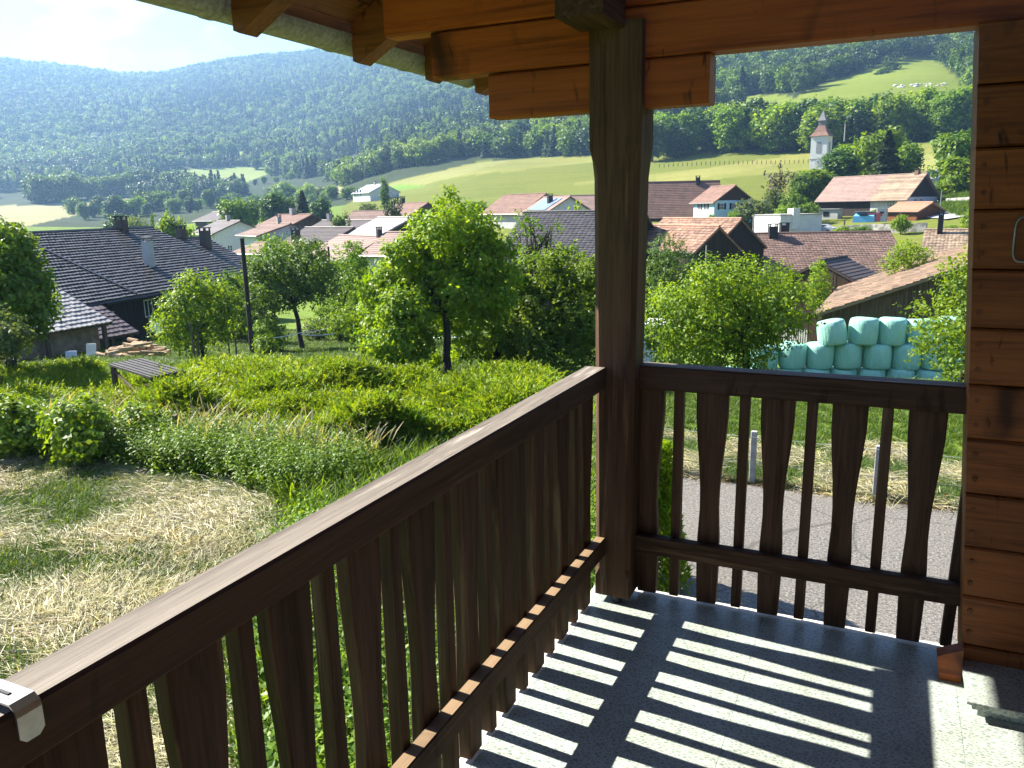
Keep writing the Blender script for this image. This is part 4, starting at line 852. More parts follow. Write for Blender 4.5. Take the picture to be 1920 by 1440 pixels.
# --- round bales, each wrapped in pale green film
T = NT('mint_stretch_film'); v = T.coord((1, 1, 1)); n1 = T.noise(T.coord((1, 1, .25)), 9, 5, .6); 
c = T.mix(T.ramp(n1, .35, .7), (.26, .54, .42), (.35, .61, .49)); m_film = T.out(c, .38, T.bump(n1, .9, .05), 0, .5)
def bale_mesh(seed):
    r = np.random.default_rng(seed); nz_, na = 9, 28; R, H = .605, 1.16; v = []; prof = [(0.0, 0), (.45, .0), (.93, .02), (1.0, .10), (1.03, .32), (1.035, .55), (1.02, .78), (.97, .94), (.90, .985), (.5, 1.0), (0, 1.005)]
    ph = r.uniform(0, 6.28, 6)
    for q, (pr, pz) in enumerate(prof):
        for k in range(na):
            a = 2*math.pi*k/na; w = 1+.018*math.sin(2*a+ph[0]+pz*2)+.012*math.sin(5*a+ph[1])+.012*math.sin(9*a+ph[2]+pz*5)*(.2+abs(pz-.5))
            v.append((R*pr*w*math.cos(a), R*pr*w*math.sin(a), H*pz+.02*math.sin(a+ph[3])*(pz > .8)+(.012*math.sin(3*a+ph[4]) if pz > .9 else 0)))
    n = len(prof); F = [(i*na+k, i*na+(k+1) % na, (i+1)*na+(k+1) % na, (i+1)*na+k) for i in range(n-1) for k in range(na)]
    return np_mesh('bale', v, F, m_film, smooth=True)
bms = [bale_mesh(k) for k in range(4)]
GB = 'wrapped silage bales in the stack'
base0 = at(1610, 728, 39.0); dxb = np.array([math.cos(YAW-.12), math.sin(YAW-.12), 0])*1.235
zb0 = float(base0[2])-.20; b0 = np.array([base0[0], base0[1], 0])
def bale(u, row, zz, lab, tilt=(0, 0)):
    p = b0+dxb*u+np.array([-dxb[1], dxb[0], 0])*random.uniform(-.12, .12)
    o = link('silage_bale', random.choice(bms), None, (p[0], p[1], zz)); o.rotation_euler = (tilt[0], tilt[1], random.uniform(0, 6)); o.scale = (1, 1, random.uniform(.97, 1.03)); tag(o, lab, 'bale', GB)
ORD = ['first', 'second', 'third', 'fourth', 'fifth', 'sixth', 'seventh', 'eighth', 'ninth', 'tenth', 'last']
for k, u in enumerate(np.arange(-4.6, 6.0, 1.0)): bale(u, 0, zb0+random.uniform(-.03, .03), ORD[k]+' silage bale from the left in the bottom row, half hidden by grass')
mid_lab = ['mint silage bale at the left end of the middle row under leaves', 'second bale from the left in the middle row', 'third bale from the left in the middle row', 'middle row bale under the gap between the first and second top bales', 'middle row bale under the second and third top bales', 'middle row bale under the third and fourth top bales', 'middle row bale partly behind the young tree', 'last middle row bale beside the log wall']
for k, u in enumerate(np.arange(-3.45, 4.2, 1.0)): bale(u, 1, zb0+1.13+random.uniform(-.02, .03), mid_lab[k % 8], (random.uniform(-.04, .04), random.uniform(-.04, .04)))
top_lab = ['leftmost and most tilted bale of the top row', 'second bale of the top row', 'third bale of the top row with a wrinkled top', 'fourth bale of the top row beside the young tree', 'rightmost top row bale behind the young tree leaves']
for k, u in enumerate((-1.05, -.02, .98, 2.0, 3.0)): bale(u, 2, zb0+2.25+random.uniform(-.02, .03), top_lab[k], (-.02, -.16 if k == 0 else random.uniform(-.07, .07)))
# slatted fence left of the bales, trailer, poles
P0, P1_ = gat(1478, 43), gat(1530, 42); fe = thing('slat_fence', 'short grey slat fence left of the bale stack', 'fence', (P0[0], P0[1], P0[2]), math.atan2(P1_[1]-P0[1], P1_[0]-P0[0]))
Lq = float(np.hypot(*(P1_-P0)[:2]))
for z in (.4, 1.9): mb = MB(); mb.box(0, Lq, .03, .09, z, z+.1); mb.build('rail', m_post, fe)
for k in range(12): mb = MB(); x = Lq*k/12; mb.box(x, x+.07, 0, .028, .05, 2.5+random.uniform(-.05, .05)); mb.build('slat', m_conc, fe)
P = at(1222, 690, 40); tr = thing('trailer', 'white caravan like trailer half hidden behind the post', 'trailer', (P[0], P[1], zof(1222, 693, 40)), math.radians(20))
mb = MB(); mb.cbox(-2.6, .55, -1, 1, .5, 2.3, .06, 'x'); mb.build('body', m_white, tr); mb = MB(); mb.box(-2.7, .65, -1.1, 1.1, 2.301, 2.45); mb.build('roof', m_white, tr)
mb = MB(); mb.box(-.35, .3, -1.02, -1.001, 1.2, 1.8); mb.build('window', m_glass, tr)
for x in (-1.4, -.5): mb = MB(); mb.tube([(x, -1.0, .33), (x, -.8, .33)], .33, 14); mb.build('wheel', m_black, tr)
mb = MB(); mb.box(-2.7, 2.2, -1.3, -1.2, .28, .36); mb.box(.6, 3.4, -1.6, -.4, .30, .36); mb.build('drawbar_deck', m_post, tr)
def pole(px, pyb, pyt, D, r, lab, mat=m_post, lean=(0, 0), cat='pole'):
    b = at(px, pyb, D); zt = zof(px, pyt, D); o = thing('utility_pole', lab, cat, (b[0], b[1], b[2])); mb = MB(); mb.tube([(0, 0, -.5), (lean[0]*.5, lean[1]*.5, (zt-b[2])*.5), (lean[0], lean[1], zt-b[2])], [r, r*.92, r*.8], 10); mb.build('shaft', mat, o)
    mb = MB(); mb.tube([(lean[0], lean[1], zt-b[2]-.02), (lean[0], lean[1], zt-b[2]+.05)], r*.95, 10); mb.build('cap', m_galv, o); return o
pole(474, 672, 446, 42, .13, 'dark wooden utility pole standing in the orchard lawn', m_bark)
pole(1323, 508, 461, 66, .06, 'thin grey pole in front of the wooden barns', m_conc)
pole(1409, 505, 403, 90, .09, 'grey pole right of the wooden barns', m_conc)
pole(618, 500, 463, 80, .12, 'short dark pole in front of the pink barn roof', m_bark)
pole(1762, 400, 358, 150, .10, 'slim lamp pole beside the village street', m_galv)
pole(1582, 437, 412, 138, .14, 'leaning post pair at the terrace wall', m_post)
pole(1583, 262, 232, 300, .2, 'thin pole at the meadow edge behind the church', m_conc)
# ------------------------------------------------------------------ vegetation
lm_bright = leafmat('leaf_spring_green', (.125, .235, .012), (.215, .31, .022), .46, .28)
lm_mid = leafmat('leaf_mid_green', (.075, .165, .014), (.15, .25, .022), .38, .25)
lm_mid2 = leafmat('leaf_fresh_green', (.10, .20, .014), (.19, .285, .022), .4, .28)
lm_dark = leafmat('leaf_deep_green', (.030, .085, .012), (.070, .145, .018), .4, .4)
lm_pale = leafmat('leaf_pale_green', (.12, .18, .045), (.17, .23, .06), .45, .3)
lm_olive = leafmat('needle_olive_green', (.15, .235, .014), (.26, .33, .022), .42, .2)
lm_conif = leafmat('needle_dark_green', (.030, .060, .020), (.060, .095, .030), .28, .2)
lm_bare = leafmat('thin_brown_green', (.10, .10, .04), (.14, .13, .05), .4, .2)
lm_hay = leafmat('cut_hay', (.53, .48, .28), (.38, .355, .17), .3, .3, .15, (1.1, 1, .7))
lm_grass = leafmat('grass_blade', (.075, .145, .012), (.13, .20, .020), .45, .3)
lm_seed = leafmat('grass_seed_head', (.36, .32, .15), (.28, .28, .12), .35, .2)
lm_white = leafmat('white_blossom', (.75, .74, .70), (.6, .6, .55), .3, .2)
def unit(a): return a/(np.linalg.norm(a, axis=-1, keepdims=True)+1e-9)
def leaves(P, N, size, asp, R, fold=.18, T_=None):
    """rhombic leaves: P (n,3) centres, N normals, size (n,)"""
    n = len(P); N = unit(N); t = unit(np.cross(N, R.normal(size=(n, 3)))) if T_ is None else unit(T_-N*np.sum(T_*N, 1, keepdims=True)); b = np.cross(N, t); s = size[:, None]
    V = np.stack([P-t*s*.5, P+b*s*asp*.5+N*s*fold*.4-t*s*.05, P+t*s*.5-N*s*fold*.5, P-b*s*asp*.5+N*s*fold*.4-t*s*.05], 1).reshape(-1, 3)
    return V, np.arange(4*n).reshape(-1, 4)
def crown_arrays(clumps, n, size, R, per=8, tw=.3, up=.35, asp=.55, shell=.55, droop=0.0):
    C = np.array([c[:3] for c in clumps]); Q = np.array([c[3:6] for c in clumps]); vol = (Q.prod(1))**.75; pr = vol/vol.sum(); m = max(1, n//per)
    k = R.choice(len(C), m, p=pr); d = unit(R.normal(size=(m, 3))); r = shell+(1.06-shell)*R.random(m)**.7
    base = C[k]+d*Q[k]*r[:, None]; cc = C.mean(0); out = unit(d+.35*unit(base-cc))
    dirn = unit(out*.8+R.normal(size=(m, 3))*.45+np.array([0, 0, up-droop])); ln = tw*R.uniform(.6, 1.3, m)
    f = (np.arange(per)+.5)/per; P = base[:, None]+dirn[:, None]*(ln[:, None]*f)[..., None]; P = P.reshape(-1, 3); D_ = np.repeat(dirn, per, 0); O = np.repeat(out, per, 0)
    side = unit(np.cross(D_, R.normal(size=P.shape))); P = P+side*size*.5
    N = unit(O*.75+np.array([0, 0, .35])+R.normal(size=P.shape)*.5); T_ = unit(side*.8+D_*.7-np.array([0, 0, .25]))
    return leaves(P, N, size*R.uniform(.65, 1.25, len(P)), asp, R, T_=T_)
def rand_clumps(c, rad, K, R, frac=.42, lo=.35, hi=.85, flat=0):
    out = []
    for _ in range(K):
        d = unit(R.normal(size=3)); 
        if flat: d[2] = abs(d[2])*flat-.15
        q = np.array(c)+d*np.array(rad)*R.uniform(lo, hi); s = np.mean(rad)*frac*R.uniform(.6, 1.25); out.append((*q, s, s, s*.8))
    return out
def limb(mb, a, b, r0, r1, R, n=6, seg=6, bend=.12):
    a, b = np.asarray(a, float), np.asarray(b, float); L_ = np.linalg.norm(b-a); o = R.normal(size=3)*bend*L_; o[2] = abs(o[2])
    pts = [a+(b-a)*t+o*math.sin(math.pi*t)*.6+R.normal(size=3)*L_*.012*(0 < t < 1) for t in np.linspace(0, 1, seg)]
    mb.tube(pts, list(np.linspace(r0, r1, seg)), n); return pts
def trunk_mesh(clumps, h_fork, r, R, lean=(0, 0), maxl=14, twigs=0):
    mb = MB(); mb.sm = True; top = np.array([lean[0], lean[1], h_fork]); limb(mb, (0, 0, -.4), top, r*1.25, r*.8, R, 10, 7, .03)
    cl = sorted(clumps, key=lambda c: -c[3])[:maxl]
    for c in cl:
        p = limb(mb, top-np.array([0, 0, R.uniform(0, .25)*h_fork*.5]), np.array(c[:3]), r*.5, r*.07, R, 6, 7, .14)
        for q in range(twigs):
            a = p[R.integers(2, 6)]; d = unit(R.normal(size=3)+np.array([0, 0, .3])); limb(mb, a, a+d*c[3]*R.uniform(.6, 1.2), r*.13, r*.03, R, 4, 4, .1)
    return mb
def tree(name, label, base, clumps, leaf, n, size, hf, r, seed, group=None, lean=(0, 0), per=8, tw=.3, asp=.55, twigs=2, cat='tree', maxl=14, shell=.5, bark=None, up=.35):
    R = np.random.default_rng(seed); root = thing(name, label, cat, base, 0, group)
    trunk_mesh(clumps, hf, r, R, lean, maxl, twigs).build('trunk', bark or m_bark, root)
    V, F = crown_arrays(clumps, n, size, R, per, tw, up, asp, shell); link('crown', np_mesh('crown', V, F, leaf), root); return root
def px_clumps(base, D, lst, depth=1.0, f=.97):
    """clumps given as (px, py, radius px) seen at distance D -> local ellipsoids round base"""
    out = []
    for k, c in enumerate(lst):
        off = (c[3] if len(c) > 3 else random.uniform(-.8, .8))*depth; P = at(c[0], c[1], D+off)-np.asarray(base); r = c[2]*D/FPX*f; out.append((P[0], P[1], P[2], r, r, r*.9))
    return out
# --- trees close by, each with its own crown
D = 26.5; b = at(838, 694, D)
cl = px_clumps(b, D, [(845, 400, 26), (835, 440, 40), (800, 450, 34), (880, 450, 42), (770, 480, 38), (900, 490, 46), (840, 490, 60), (745, 520, 42), (800, 530, 60), (880, 545, 60), (725, 560, 42), (760, 590, 52), (720, 610, 40), (735, 650, 42), (780, 640, 36), (925, 560, 40), (845, 590, 46, 1.3), (925, 600, 34, .5), (905, 430, 24), (698, 540, 22), (700, 640, 28), (875, 630, 26, 1.2), (800, 672, 26, .8), (765, 682, 22), (905, 655, 24, 1.2), (860, 660, 20, 1.4), (838, 372, 14), (690, 590, 16), (950, 470, 16), (790, 420, 20), (875, 405, 22), (960, 520, 18), (740, 480, 20)], 1.6, .84)
tree('fruit_tree', 'tall bright green leafy tree in the middle of the garden', b, cl, lm_bright, 50000, .155, 2.2, .12, 11, per=9, tw=.38, twigs=3)
D = 28.5; b = gat(905, D)
cl = px_clumps(b, D, [(1010, 520, 46), (1060, 510, 50), (1090, 560, 52), (1030, 580, 60), (980, 560, 40), (1070, 620, 55), (1000, 640, 56), (960, 620, 40), (1050, 670, 50), (980, 690, 44), (1110, 640, 46), (1100, 600, 40), (1010, 700, 36), (950, 520, 26), (1120, 520, 40), (930, 650, 34, 1), (925, 690, 26, 1), (960, 575, 34), (945, 600, 36, .8)], 1.3)
tree('fruit_tree', 'deep green leaning tree with crooked trunk left of the corner post', b, cl, leafmat('leaf_fresh_thin', (.15, .27, .016), (.24, .34, .026), .55, .25), 38000, .145, 1.3, .13, 12, lean=(.6, .2), per=9, tw=.32, twigs=3)
D = 27.0; b = at(1395, 712, D)
cl = px_clumps(b, D, [(1300, 560, 44), (1350, 545, 50), (1400, 540, 50), (1450, 545, 44), (1480, 575, 44), (1260, 600, 48), (1310, 610, 56), (1370, 600, 60), (1430, 605, 56), (1458, 604, 32), (1250, 650, 40), (1300, 660, 50), (1360, 660, 52), (1415, 645, 44), (1240, 570, 26), (1330, 515, 26), (1230, 620, 30), (1400, 690, 28)], 1.4)
tree('apple_tree', 'wide light green apple tree in front of the silage bales', b, cl, lm_bright, 22000, .13, 1.6, .12, 13, per=7, tw=.5, twigs=3)
D = 21.0; b = at(1800, 735, D)
cl = px_clumps(b, D, [(1790, 520, 24), (1810, 560, 34), (1770, 590, 30), (1740, 600, 22), (1800, 620, 40), (1760, 640, 26), (1725, 575, 14), (1790, 680, 30), (1820, 500, 22), (1745, 655, 20), (1850, 560, 44), (1850, 640, 44), (1850, 700, 40), (1815, 700, 26), (1730, 620, 12)], 1.0)
tree('apple_tree', 'young thin light green tree beside the log wall', b, cl, lm_bright, 6200, .105, 1.5, .05, 14, per=7, tw=.40, twigs=3)
D = 37.0; b = at(381, 668, D)
cl = px_clumps(b, D, [(370, 540, 28), (400, 560, 30), (345, 570, 30), (320, 590, 24), (370, 590, 36), (420, 600, 28), (340, 620, 30), (390, 625, 32), (310, 620, 18), (355, 645, 24), (355, 535, 16), (430, 570, 20), (300, 610, 12)], 1.4)
tree('apple_tree', 'small light green apple tree with staked trunk in front of the farmhouse', b, cl, lm_bright, 9000, .16, 1.2, .07, 15, per=7, tw=.42)
D = 45.0; b = at(567, 648, D)
cl = px_clumps(b, D, [(540, 480, 34), (580, 480, 30), (505, 500, 32), (500, 530, 32), (545, 515, 40), (590, 510, 32), (610, 530, 24), (485, 560, 26), (530, 555, 30), (585, 550, 26), (480, 510, 22), (620, 505, 16), (500, 585, 20)], 1.8)
tree('fruit_tree', 'round orchard tree with a bare curved trunk on the lawn', b, cl, lm_mid, 14000, .17, 2.4, .13, 16, lean=(-.6, .3), per=8, tw=.4, twigs=4)
D = 50.0; b = at(640, 640, D)
cl = px_clumps(b, D, [(650, 480, 24), (665, 510, 32), (630, 520, 30), (690, 530, 30), (655, 550, 40), (620, 570, 30), (690, 570, 36), (640, 600, 34), (680, 610, 34), (610, 600, 24), (665, 470, 14)], 1.8)
tree('fruit_tree', 'bushy mid green orchard tree between the round tree and the tall one', b, cl, lm_mid, 10000, .18, 1.6, .12, 17, per=8, tw=.42)
D = 41.0; b = at(690, 660, D)
cl = px_clumps(b, D, [(690, 590, 24), (670, 615, 26), (640, 610, 22), (700, 620, 22), (655, 590, 18)], 1.2)
tree('fruit_tree', 'low bushy tree with short dark trunk left of the tall garden tree', b, cl, lm_bright, 5000, .12, 1.0, .10, 18, per=8, tw=.4)
D = 30.0; b = at(20, 690, D)
cl = px_clumps(b, D, [(10, 470, 40), (45, 510, 36), (0, 530, 60), (60, 560, 34), (30, 580, 50), (-40, 480, 60), (-40, 560, 70), (15, 620, 36), (80, 580, 20), (60, 610, 20), (30, 455, 16), (70, 530, 16)], 1.3)
tree('walnut_tree', 'dark round leafy tree cut by the left frame edge', b, cl, lm_mid2, 16000, .19, 2.0, .16, 19, per=8, tw=.36)
D = 24.0; b = at(-15, 700, D)
cl = px_clumps(b, D, [(15, 640, 20), (-5, 610, 20), (30, 625, 14), (0, 655, 18)], .6)
tree('shrub', 'small pale leafy branch below the dark tree at the left edge', b, cl, lm_pale, 1800, .12, .5, .04, 20, cat='shrub', per=7, tw=.3)
D = 58.0; b = at(1255, 590, D)
cl = px_clumps(b, D, [(1250, 470, 30), (1270, 500, 34), (1235, 510, 30), (1290, 540, 26), (1255, 550, 36), (1225, 560, 24), (1300, 570, 22)], 1.6)
tree('broadleaf_tree', 'dark dense tree in front of the twin gabled barns', b, cl, lm_mid, 9000, .17, 1.6, .14, 21, per=8, tw=.4)
D = 57.0; b = at(1700, 560, D)
cl = px_clumps(b, D, [(1700, 470, 16), (1680, 485, 16), (1715, 485, 18), (1690, 505, 18), (1735, 480, 12), (1665, 495, 10), (1720, 510, 14)], .8)
tree('broadleaf_tree', 'small bright tree poking up behind the mossy barn roof', b, cl, lm_bright, 3500, .14, 1.6, .07, 22, per=8, tw=.38)
D = 60.0; b = at(1536, 600, D)
cl = px_clumps(b, D, [(1535, 500, 12), (1538, 520, 14), (1530, 540, 16), (1540, 565, 18), (1525, 560, 14), (1545, 540, 12)], .6)
tree('broadleaf_tree', 'slim light green tree in front of the brown tiled house', b, cl, lm_bright, 3500, .14, 1.2, .06, 23, per=8, tw=.3)
# bare twiggy bush in front of the black barn
D = 36.0; b = at(1000, 560, D); R = np.random.default_rng(31); root = thing('bare_bush', 'half bare twiggy bush against the black barn roof', 'bush', b)
mb = MB(); mb.sm = True
for k in range(26):
    a = np.array([R.normal()*.2, R.normal()*.2, 0]); e = at(R.uniform(960, 1060), R.uniform(402, 480), D+R.normal()*.5)-b; p = limb(mb, a, e, .05, .012, R, 5, 7, .10)
    for q in range(4): s = p[R.integers(3, 6)]; limb(mb, s, s+unit(R.normal(size=3)+np.array([0, 0, .4]))*R.uniform(.4, .9), .018, .006, R, 4, 4)
mb.build('branches', m_bark, root)
V, F = crown_arrays(px_clumps(b, D, [(980, 412, 14), (1000, 430, 18), (1040, 430, 10), (970, 440, 12), (1020, 460, 16), (985, 480, 20), (1040, 480, 20)], .5), 1500, .12, R); link('crown', np_mesh('crown', V, F, lm_mid), root)

# --- shared tree shapes (10 m high) for the village and the wood edges
def proto_crown(kind, seed, n, size):
    R = np.random.default_rng(seed)
    if kind == 'broad':
        cl = rand_clumps((0, 0, 6.2), (2.9, 2.9, 3.2), 16, R, .42, .45, .85)+rand_clumps((0, 0, 4.0), (2.8, 2.8, 2.4), 8, R, .38, .5, .9)+rand_clumps((0, 0, 2.3), (2.6, 2.6, 1.5), 7, R, .45, .5, .9)+[(0, 0, 6, 2.0, 2.0, 2.6)]
        return cl, crown_arrays(cl, n, size, R, 6, size*2.0, .3, .7, .6)
    if kind == 'poplar':
        cl = [(R.normal()*.25, R.normal()*.25, z, .85*(1-abs(z-4.5)/8), .85*(1-abs(z-4.5)/8), .9) for z in np.linspace(1.2, 9.4, 14)]
        return cl, crown_arrays(cl, n, size, R, 6, size*2, .9, .6, .5)
    if kind == 'bush':
        cl = rand_clumps((0, 0, 4.2), (4.6, 4.6, 4.4), 18, R, .36, .4, .85)+[(0, 0, 4, 3, 3, 3.6)]
        return cl, crown_arrays(cl, n, size, R, 6, size*2, .3, .7, .55)
    # conifer
    V = []; F = []; m = n; z = R.random(m)**1.25; ang = R.uniform(0, 6.283, m); rad = (1-z)**.85*2.5*np.sqrt(R.uniform(.12, 1, m))*(1+.25*np.sin(z*46+ang*.5)); P = np.stack([rad*np.cos(ang), rad*np.sin(ang), .8+z*9.2-rad*.32], 1)
    out = np.stack([np.cos(ang), np.sin(ang), np.full(m, -.35)], 1); N = unit(np.stack([np.cos(ang)*.4, np.sin(ang)*.4, np.ones(m)], 1)+R.normal(size=(m, 3))*.35)
    return [], leaves(P, N, size*R.uniform(.8, 1.5, m), .45, R, T_=out)
PROTO = {}
def proto(key, kind, leaf, n, size, seed):
    R = np.random.default_rng(seed); cl, (V, F) = proto_crown(kind, seed, n, size)
    mb = MB(); mb.sm = True
    if kind in ('broad', 'bush'): mb = trunk_mesh(cl, 2.6 if kind == 'broad' else .8, .22, R, (0, 0), 7, 0)
    else: mb.tube([(0, 0, -.6), (0, 0, 5), (0, 0, 9.7)], [.2, .12, .03], 7)
    PROTO[key] = (np_mesh('crown', V, F, leaf), mb.mesh('trunk', m_bark))
for k, (lf, sd_) in enumerate(((lm_mid, 41), (lm_dark, 42), (lm_bright, 43), (lm_mid, 44), (lm_dark, 45))): proto('broad%d' % k, 'broad', lf, 4200, .66, sd_)
proto('bush0', 'bush', lm_mid, 2400, .8, 51); proto('bush1', 'bush', lm_bright, 2400, .8, 52); proto('bushp', 'bush', lm_pale, 2400, .7, 53)
proto('fir', 'conifer', lm_conif, 2600, .75, 61); proto('pine', 'broad', lm_conif, 1800, .55, 62); proto('poplar', 'poplar', lm_mid, 2200, .5, 63); proto('thin', 'broad', lm_bare, 700, .5, 64)
def ptree(key, name, label, pos, H, W=None, group=None, cat='tree', rz=None):
    W = W or H; root = thing(name, label, cat, pos, random.uniform(0, 6) if rz is None else rz, group); root.scale = (W/10, W/10, H/10)
    link('trunk', PROTO[key][1], root); link('crown', PROTO[key][0], root); return root
def ppx(key, name, label, px, pyb, pyt, D, wpx=None, group=None, cat='tree'):
    """tree whose foot is at (px, pyb) and top at pyt as seen from the balcony, D metres off"""
    b = at(px, pyb, D); zt_ = zof(px, pyt, D); b[2] = min(b[2], g(b[0], b[1])) if D < 60 else b[2] if D > 300 else min(b[2], g(b[0], b[1])+.3); H = zt_-b[2]; W = None
    if wpx: W = wpx*D/FPX/(.72 if key.startswith('broad') or key in ('pine', 'thin') else .95 if key.startswith('bush') else .5 if key == 'fir' else .2)
    return ptree(key, name, label, b, H, W, group, cat)
for a in [
    ('broad2', 'broadleaf_tree', 'bright round tree beyond the farmhouse roof ridge', 332, 470, 396, 110, 62), ('bush1', 'shrub', 'yellow green bush right of the bright round tree', 362, 470, 424, 112, 40),
    ('broad1', 'broadleaf_tree', 'dark grey green tree left of the farmhouse chimney', 222, 470, 402, 190, 40), ('bushp', 'shrub', 'pale bush right of the farmhouse chimney', 258, 450, 395, 200, 40),
    ('poplar', 'cypress', 'thin dark spike of a cypress over the farmhouse ridge', 290, 450, 406, 120, 8),
    ('broad3', 'broadleaf_tree', 'light olive tree behind the white gabled village house', 442, 430, 366, 190, 60), ('broad0', 'broadleaf_tree', 'green tree right of the light olive tree', 470, 430, 372, 205, 40), ('broad1', 'broadleaf_tree', 'deep green tree above the reddish village roof', 512, 420, 362, 215, 56),
    ('bush0', 'shrub', 'green bush between the white gabled house and the reddish roof', 492, 452, 428, 118, 44), ('bush1', 'shrub', 'bright bush below the long dark brown village roof', 600, 470, 444, 104, 40), ('broad0', 'broadleaf_tree', 'green tree left of the pale sheet roof', 640, 440, 398, 122, 34), ('bush1', 'shrub', 'bright bush at the right end of the pink barn roof', 672, 490, 452, 86, 50), ('broad3', 'broadleaf_tree', 'green tree left of the brown red roof below the meadow', 888, 415, 374, 165, 50), ('bush0', 'shrub', 'bush in front of the solar panel house', 1000, 412, 390, 130, 44), ('broad0', 'broadleaf_tree', 'green tree behind the low purple village roof', 556, 430, 402, 165, 44), ('broad3', 'broadleaf_tree', 'green tree at the far left village edge', 415, 440, 408, 160, 40),
    ('fir', 'fir_tree', 'dark pointed fir behind the village roofs', 570, 420, 358, 215, 40), ('broad1', 'broadleaf_tree', 'dark round tree beside the fir behind the village', 602, 420, 372, 210, 46), ('broad0', 'broadleaf_tree', 'mid green tree left of the dark fir', 540, 420, 368, 225, 36),
    ('bush0', 'shrub', 'dark round bush in front of the low purple roof', 525, 480, 426, 98, 80), ('bushp', 'shrub', 'light bush above the brown grey roof', 690, 408, 376, 210, 36),
    ('poplar', 'poplar', 'slim poplar column beside the far white house', 722, 395, 336, 240, 13), ('pine', 'pine_tree', 'loose brownish pine in front of the white gabled house', 742, 440, 364, 130, 44),
    ('bush1', 'shrub', 'bright green tree top beside the corner post over the black barn', 1078, 440, 366, 95, 60),
    ('thin', 'bare_tree', 'thin bare crowned tree in front of the long meadow', 1452, 400, 296, 165, 66), ('bushp', 'shrub', 'pale bush at the foot of the bare crowned tree', 1448, 408, 345, 163, 44),
    ('bushp', 'shrub', 'pale weeping shrub right of the blue house', 1408, 430, 364, 148, 66), ('bush0', 'shrub', 'dark green shrub left of the barn half of the farmhouse', 1482, 412, 352, 160, 50), ('bush1', 'shrub', 'small yellow green shrub above the white modern house', 1470, 410, 380, 150, 42), ('bush0', 'shrub', 'round shrub at the annex corner', 1512, 410, 375, 158, 46),
    ('bush0', 'shrub', 'dark shrub under the blue house gable', 1375, 425, 388, 145, 26), ('bush1', 'shrub', 'little shrub against the blue house wall', 1333, 418, 398, 146, 22),
    ('broad1', 'broadleaf_tree', 'large dark tree left of the church hill group', 1574, 350, 280, 215, 72), ('broad2', 'broadleaf_tree', 'bright broad tree in the middle of the church hill group', 1648, 345, 240, 225, 95), ('fir', 'fir_tree', 'dark spruce standing in front of the bright church trees', 1660, 335, 246, 205, 60),
    ('broad0', 'broadleaf_tree', 'round tree right of the spruce by the church', 1695, 335, 268, 210, 60), ('broad3', 'broadleaf_tree', 'tree between the tower and the bright broad tree', 1598, 345, 262, 232, 70), ('broad2', 'broadleaf_tree', 'low leafy tree under the church tower', 1528, 372, 314, 190, 70), ('broad0', 'broadleaf_tree', 'tree at the left gable end of the farmhouse', 1508, 385, 322, 185, 60),
    ('broad3', 'broadleaf_tree', 'tall loose grey green tree right of the street', 1786, 345, 238, 185, 76), ('broad2', 'broadleaf_tree', 'lower bright tree on the bank right of the street', 1796, 355, 290, 178, 56), ('bush0', 'shrub', 'dark low hedge bush on the street bank', 1757, 358, 334, 178, 30),
    ('bush1', 'shrub', 'pointed bright shrub in front of the garage', 1688, 437, 398, 132, 30), ('bush0', 'shrub', 'shrub row below the pale retaining wall', 1612, 440, 420, 128, 44), ('bush1', 'shrub', 'low shrub beside the parked car', 1580, 440, 420, 128, 36), ('bush0', 'shrub', 'low hedge below the street right of the garage', 1775, 440, 418, 122, 50), ('bush1', 'shrub', 'shrub against the log wall beside the street', 1822, 430, 385, 125, 40),
    ('bush0', 'shrub', 'dark garden shrub below the white modern house', 1432, 492, 445, 100, 50), ('bushp', 'shrub', 'reddish green shrub under the modern house wall', 1455, 490, 440, 104, 36), ('bush1', 'shrub', 'small round shrub between barns and modern house', 1390, 480, 440, 108, 36), ('bush1', 'shrub', 'flat shrub between farmhouse and garage', 1645, 412, 388, 158, 34),
    ('pine', 'pine_tree', 'lone dark pine on the upper meadow', 1668, 160, 104, 640, 34), ('broad1', 'broadleaf_tree', 'dark bush beside the lone pine on the upper meadow', 1652, 162, 128, 630, 30),
    ('bush0', 'shrub', 'large dark green bush behind the utility pole', 505, 640, 590, 44, 62), ('bush1', 'shrub', 'bright low bush at the foot of the utility pole', 498, 652, 622, 41, 50), ('bushp', 'shrub', 'pale flowering bush behind the round orchard tree', 600, 640, 588, 52, 60), ('bush1', 'shrub', 'bright bush left of the tall garden tree', 650, 640, 590, 50, 60),
    ('broad0', 'broadleaf_tree', 'bushy green tree between small apple tree and pole', 435, 640, 505, 52, 80), ('bush0', 'shrub', 'dark bush at the farmhouse corner', 455, 640, 560, 54, 50),
    ]: ppx(*a)
for key, px, pyb, pyt, D, w in (('bush0', 1250, 735, 640, 33, 60), ('bush0', 1520, 690, 640, 47, 60)): ppx(key, 'shrub', 'dark shrub behind the apple tree' if px > 1300 else 'dark shrub beside the white trailer', px, pyb, pyt, D, w)
for a in [('bush1', 'shrub', 'broad leafy elder shrub behind the wire fence in the garden bank', 150, 800, 725, 17.4, 140), ('bush1', 'shrub', 'bright shrub rising from the left end of the garden bank', 10, 790, 726, 18.8, 140), ('bush1', 'shrub', 'bright tuft shrub in front of the slatted shelter', 262, 790, 745, 17.6, 110),
          ('bush1', 'shrub', 'leafy shrub at the right end of the garden bank', 930, 800, 732, 18.5, 130), ('bush0', 'shrub', 'dark leafy shrub in the middle of the garden bank', 560, 760, 708, 22, 110)]: ppx(*a)
